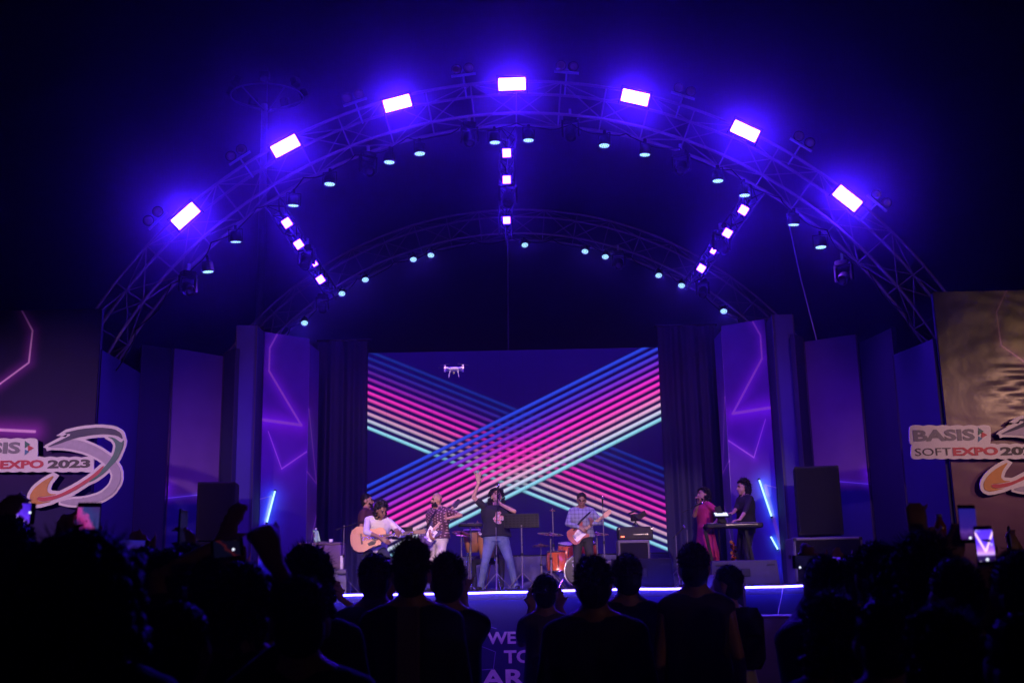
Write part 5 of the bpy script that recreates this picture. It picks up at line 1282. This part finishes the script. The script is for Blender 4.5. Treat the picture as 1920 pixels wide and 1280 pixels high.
def phone(px, py, wpx, hpx, roll, style, label, yaw=0, pitch=0, button=None, dy=.28):
    """held by the person just placed: a forearm's length in front of the shoulders"""
    Y = LASTY[0] + dy; w, h = wpx * Y / FPX, hpx * Y / FPX
    o = empty('phone', P(px, py, Y), 0, label, 'phone', 'phones held up by the crowd'); o.rotation_euler = Euler((R(pitch), R(roll), R(yaw)), 'XYZ')
    MB().bbox((0, 0, 0), (w, .009, h), .006).build('body', M['blackgloss'], o)
    a = (.94, .80) if h > w else (.80, .94)
    MB().box((0, -.0052, .0), (w * a[0], .0012, h * a[1])).build('screen', M[style], o)
    if button:
        b = MB().lathe([(.0045, 0), (.003, 0), (.003, .001), (.0045, .001)], (0, 0, 0), 16, Euler((R(90), 0, 0)).to_matrix()).build('shutter_button', M['ui_white'], o); b.location = (button[0] * w, -.0068, button[1] * h)
    return o
def crowd(px, py, wpx, label, yaw=0, hair='short', top=('tee', 'black'), hw=.178, **k):
    Y = FPX * hw / wpx; LASTY[0] = Y; c = P(px, py, Y);
    for a_ in (k.get('arms') or {}).values(): a_['wrist'] = P(a_['px'], a_['py'], Y + a_['dy'])
    H = c.z * 1.75 / 1.627
    k.setdefault('voxel', .014 if Y < 4.5 else .016); k.setdefault('sk', 'skin_mid'); k.setdefault('hairlen', .022)
    ft = Vector((c.x, Y + .0, 0)); print('crowd', label[:30], 'Y %.2f H %.2f' % (Y, H))
    return person(label, ft, math.pi + R(yaw), H, top, k.pop('bottom', 'darkjean'), hair=hair, group='people in the crowd', **k), Y
def up_arm(px, py, dy=.31, **k):
    d = dict(px=px, py=py, dy=dy, curl=.5, dir=(0, -.1, 1), normal=(0, -1, 0)); d.update(k); return d
seed = 20
# left side
crowd(150, 1130, 258, 'huge blurred fuzzy-haired head nearest the camera at the left', hair='afro', hw=.33, top=('hoodie', 'black'), seed=21, hairlen=.05, voxel=.011)
crowd(12, 1050, 92, 'person at the far left edge filming with a sideways phone', 8, seed=22, top=('shirt', 'black'), arms={'L': up_arm(-28, 1003, .24, dir=(-.55, 0, .8), normal=(0, -1, 0), curl=.35, pole=(.9, 0, -.6))})
phone(22, 962, 88, 39, 2, 'phone_violet', 'sideways phone with bright violet picture at the far left edge', button=(.40, .05))
crowd(135, 1085, 78, 'person mostly behind the fuzzy head, pinching the screen of an upright phone', seed=23, arms={'L': up_arm(110, 1012, .22, dir=(-.15, -.1, .95), normal=(-.25, -1, 0), curl=[.08, 1.2, 1.3, 1.3], spread=.10, thumb=.05, pole=(1, .2, -.8)), 'R': up_arm(178, 1060, .31, curl=.3, normal=(0, 1, 0), pole=(-.6, 0, -1))})
phone(165, 985, 44, 85, 1, 'phone_pink', 'upright phone with pink picture behind the fuzzy head')
crowd(272, 1082, 66, 'dark person right of the fuzzy head holding a blue-lit phone', seed=24, arms={'R': up_arm(284, 1050, .31, curl=.5, normal=(0, 1, 0), dir=(.5, 0, .8), pole=(-.5, 0, -1))})
phone(246, 1026, 63, 29, 3, 'phone_dim', 'sideways phone with dim blue picture right of the fuzzy head')
crowd(318, 1098, 80, 'dark short-haired head beside the person with the lifted thin phone', seed=25, top=('shirt', 'navy'))
crowd(350, 1086, 78, 'dark person lifting a thin phone seen edge-on, elbow bent to the right', -10, seed=26, top=('shirt', 'black'), arms={'L': up_arm(350, 1050, .31, dir=(.05, 0, 1), curl=.7, normal=(.2, .9, 0), pole=(.6, .2, -.6))})
phone(342, 996, 39, 81, 2, 'phone_off', 'thin phone seen edge-on above the dark crowd at left', yaw=86)
crowd(400, 1112, 82, 'dark person behind the sloping arm, open hand lifted before the loudspeaker', 12, seed=27, top=('tee', 'black'), arms={'L': up_arm(412, 1020, .08, dir=(-.32, .0, .9), normal=(-.35, -.9, 0), curl=.22, spread=.07, thumb=.2, pole=(.9, 0, -.3))})
crowd(450, 1140, 92, 'dark person with wavy hair filming beside the raised fist', -8, 'wavy', seed=28, arms={'L': up_arm(447, 1082, .31, curl=.5, normal=(0, 1, 0), dir=(.15, 0, 1), pole=(.5, 0, -1))})
phone(426, 1027, 60, 33, -6, 'phone_dark', 'small phone with white camera buttons left of the raised fist', button=(.2, -.12))
crowd(562, 1165, 108, 'dark person punching a fist up in front of the stage column', 10, seed=29, top=('tee', 'black'), arms={'L': up_arm(514, 1052, .08, curl=1.35, thumb=1.0, dir=(.42, -.05, .9), normal=(.3, -.9, 0), pole=(-.9, .1, -.5), size=1.1)})
crowd(574, 1096, 76, 'wavy-haired head just behind the person with the raised fist', 20, 'wavy', seed=30)
crowd(500, 1150, 86, 'dark head just left of the person with the raised fist', -5, seed=31, top=('hoodie', 'black'))
crowd(474, 1105, 36, 'far person near the stage raising a pinkish pointing hand at left', seed=32, sk='skin_light', arms={'L': up_arm(457, 1068, .08, dir=(-.1, 0, 1), curl=[.05, 1.3, 1.3, 1.3], pole=(.8, 0, -.5))})
crowd(592, 1140, 40, 'far person near the stage with a pink-lit hand lifted beside the grey monitor', seed=33, sk='skin_light', arms={'R': up_arm(640, 1122, .08, dir=(.3, 0, .9), curl=.3, spread=.15, normal=(0, 1, 0), pole=(-.8, 0, -.7))})
crowd(25, 1230, 140, 'dark shoulder and head low in the left corner', 15, seed=34, top=('hoodie', 'charcoal'))
crowd(335, 1220, 122, 'dark head low right of the fuzzy head, below the phones', -10, seed=35, top=('shirt', 'black'))
# centre
crowd(703, 1086, 57, 'short-haired person from behind, leftmost of the central row', 0, seed=41, top=('tee', 'black'), arms={'R': up_arm(728, 1122, .31, curl=.3, normal=(0, 1, 0), pole=(-.5, 0, -1))})
phone(721, 1068, 21, 46, 1, 'phone_violet', 'narrow upright phone between the two leftmost heads of the central row')
c2, Yc = crowd(771, 1076, 66, 'tall person with spiky hair and pale stripe down the back', 0, 'spiky', seed=42, top=('shirt', 'black'), hairlen=.03, voxel=.012)
o = MB().bbox((0, .165, 1.18), (.105, .02, .62), .01).build('back_stripe', cloth('stripe_cloth', (.16, .11, .10)), c2[0]); o.matrix_parent_inverse = Matrix.Identity(4)
crowd(839, 1090, 61, 'thick-haired person holding a phone to the side, small bright earring', 6, seed=43, broad=.9, width=.95, top=('tee', 'navy'), hairlen=.04, arms={'R': up_arm(868, 1116, .31, curl=.5, pole=(-.1, .1, -1), dir=(.15, 0, .9), normal=(0, 1, 0))})
phone(861, 1078, 23, 38, -8, 'phone_off', 'dark phone raised beside the thick-haired head', yaw=25)
crowd(1022, 1112, 45, 'person in violet-lit shirt filming with both hands, elbows spread', 0, seed=44, broad=.82, width=.92, top=('tee', 'grey'), arms={'L': up_arm(996, 1140, .31, curl=.5, pole=(.3, 0, -1), dir=(0, 0, 1), normal=(-.3, 1, 0)), 'R': up_arm(1050, 1140, .31, curl=.5, pole=(-.5, 0, -1), dir=(0, 0, 1), normal=(.3, 1, 0))})
phone(1016, 1106, 38, 18, 2, 'phone_dim', 'sideways phone held up in front of the person with spread elbows')
crowd(1113, 1098, 66, 'broad dark person with thick hair in front of the drum kit', -4, seed=45, top=('hoodie', 'black'), hairlen=.035, broad=1.08)
crowd(1176, 1082, 52, 'person in dark printed jersey before the big black monitor', 3, seed=46, top=('tee', 'navy'))
crowd(1301, 1064, 54, 'tall person with short hair in brown vest right of the big monitor', -6, seed=47, top=('vest', 'brown'), broad=.92, width=1.0)
c8, Y8 = crowd(1364, 1096, 45, 'person in white tee turned left, wearing a backpack', 55, seed=48, top=('tee', 'white'), sk='skin_light')
bp = P(1402, 1196, Y8 - .12); o = empty('backpack', bp, R(10), 'dark rounded backpack right of the person in white tee', 'backpack')
MB().bbox((0, 0, 0), (.24, .18, .42), .07).build('main_pouch', CLO['black'], o, True); MB().bbox((0, -.10, -.06), (.15, .06, .18), .025).build('front_pocket', CLO['black'], o, True); MB().tube([(-.03, .02, .17), (-.03, .02, .21), (.03, .02, .21), (.03, .02, .17)], .008, 6).build('handle', M['black_plastic'], o); MB().tube([(-.08, .08, .14), (-.1, .18, .12), (-.1, .2, -.08), (-.08, .09, -.14)], .016, 6).build('strap', CLO['black'], o)
# right side
crowd(1546, 1102, 74, 'dark person behind the sideways phone at the stage right edge', 6, seed=51, top=('hoodie', 'charcoal'), arms={'L': up_arm(1546, 1078, .31, curl=.4, normal=(0, -1, 0), dir=(.55, 0, .7), pole=(.6, 0, -1))})
phone(1512, 1053, 52, 24, 1, 'phone_off', 'sideways phone with nearly black picture at the stage right edge', button=(-.25, -.40))
crowd(1598, 1092, 62, 'dark person whose reddish hand holds a blue phone picture', 0, seed=52, arms={'R': up_arm(1596, 1078, .31, curl=.4, pole=(-.5, 0, -1), normal=(0, 1, 0), dir=(.6, 0, .8))})
phone(1562, 1054, 33, 21, 2, 'phone_violet', 'small sideways phone with blue picture beside the reddish hand')
crowd(1645, 1082, 78, 'dark round head in front of the right wing of the set', 5, seed=53, top=('shirt', 'black'), hairlen=.03)
crowd(1692, 1112, 80, 'dark long-haired head below the raised spread hand', -6, 'curly', seed=54)
crowd(1732, 1078, 84, 'dark person lifting a spread hand and an orange-lit bottle', 0, 'wavy', seed=55, arms={'L': up_arm(1718, 1030, .08, dir=(-.05, 0, 1), normal=(0, -.9, .1), curl=.14, spread=.13, thumb=.1, pole=(.6, 0, -1)), 'R': up_arm(1766, 1045, .31, curl=1.0, dir=(0, 0, 1), normal=(.8, .2, 0), pole=(-.9, 0, -.5))})
o = empty('drink_bottle', P(1767, 1032, LASTY[0] + .33), 0, 'orange-lit drink bottle lifted above the crowd at right', 'bottle'); M['amber'] = mk('amber_plastic', (.55, .12, .02), .15, 0, .3, 20, 0, .8)
MB().lathe([(0, 0), (.024, .003), (.025, .05), (.022, .06), (.025, .07), (.026, .10), (.012, .128), (.011, .14), (0, .14)], n=16).build('body', M['amber'], o, True); MB().lathe([(0, .139), (.013, .139), (.013, .152), (0, .153)], n=12).build('cap', M['white_plastic'], o)
crowd(1792, 1120, 92, 'dark person holding an upright blue phone high with both hands', 4, seed=56, top=('shirt', 'black'), arms={'L': up_arm(1790, 1066, .31, curl=.3, normal=(0, 1, 0), dir=(-.1, 0, 1), pole=(.5, 0, -1))})
phone(1814, 982, 33, 70, 1, 'phone_dim', 'upright phone with dim blue picture held highest at right', button=(.05, -.36))
crowd(1912, 1112, 98, 'dark person behind the brightest upright phone at right', -8, seed=57, top=('hoodie', 'black'), arms={'L': up_arm(1854, 1108, .31, curl=.25, normal=(0, 1, 0), dir=(0, 0, 1), pole=(.5, 0, -1))})
phone(1846, 1022, 34, 71, -1, 'phone_bright', 'brightest upright phone showing the violet stage at right', button=(.02, -.36))
crowd(1948, 1090, 60, 'person cut off by the right edge, pinkish arm holding a small phone', 10, seed=58, sk='skin_light', arms={'L': up_arm(1912, 1038, .31, curl=.5, dir=(.5, 0, .8), normal=(0, 1, 0), pole=(.6, 0, -1))})
phone(1893, 1007, 22, 41, -8, 'phone_off', 'small dark phone in a pinkish hand at the right edge', yaw=60)
crowd(1560, 1195, 98, 'dark person low in front of the flight case', 12, 'wavy', seed=59, top=('hoodie', 'navy'))
crowd(1655, 1205, 108, 'dark head low in the right crowd, second from the front', -6, seed=60, top=('shirt', 'charcoal'))
crowd(1765, 1240, 122, 'dark head and shoulders low in front of the two upright phones', 8, 'wavy', seed=61, top=('shirt', 'navy'))
crowd(1915, 1250, 135, 'dark shoulder in the lower right corner', -12, seed=62, top=('hoodie', 'charcoal'))
# ------------------------------------------------------------------ stage fog
mt = bpy.data.materials.new('fog'); mt.use_nodes = True; nt = mt.node_tree; nt.nodes.clear()
out = nt.nodes.new('ShaderNodeOutputMaterial'); pv = nt.nodes.new('ShaderNodeVolumePrincipled'); nt.links.new(pv.outputs[0], out.inputs['Volume'])
pv.inputs['Color'].default_value = (.85, .85, .9, 1); pv.inputs['Density'].default_value = HAZE; pv.inputs['Anisotropy'].default_value = 0.962
h = MB().box((0, 110, 14), (300, 280, 30)).build('haze', mt); tag(h, 'thin even stage fog hanging in the night air', 'fog', kind='stuff')
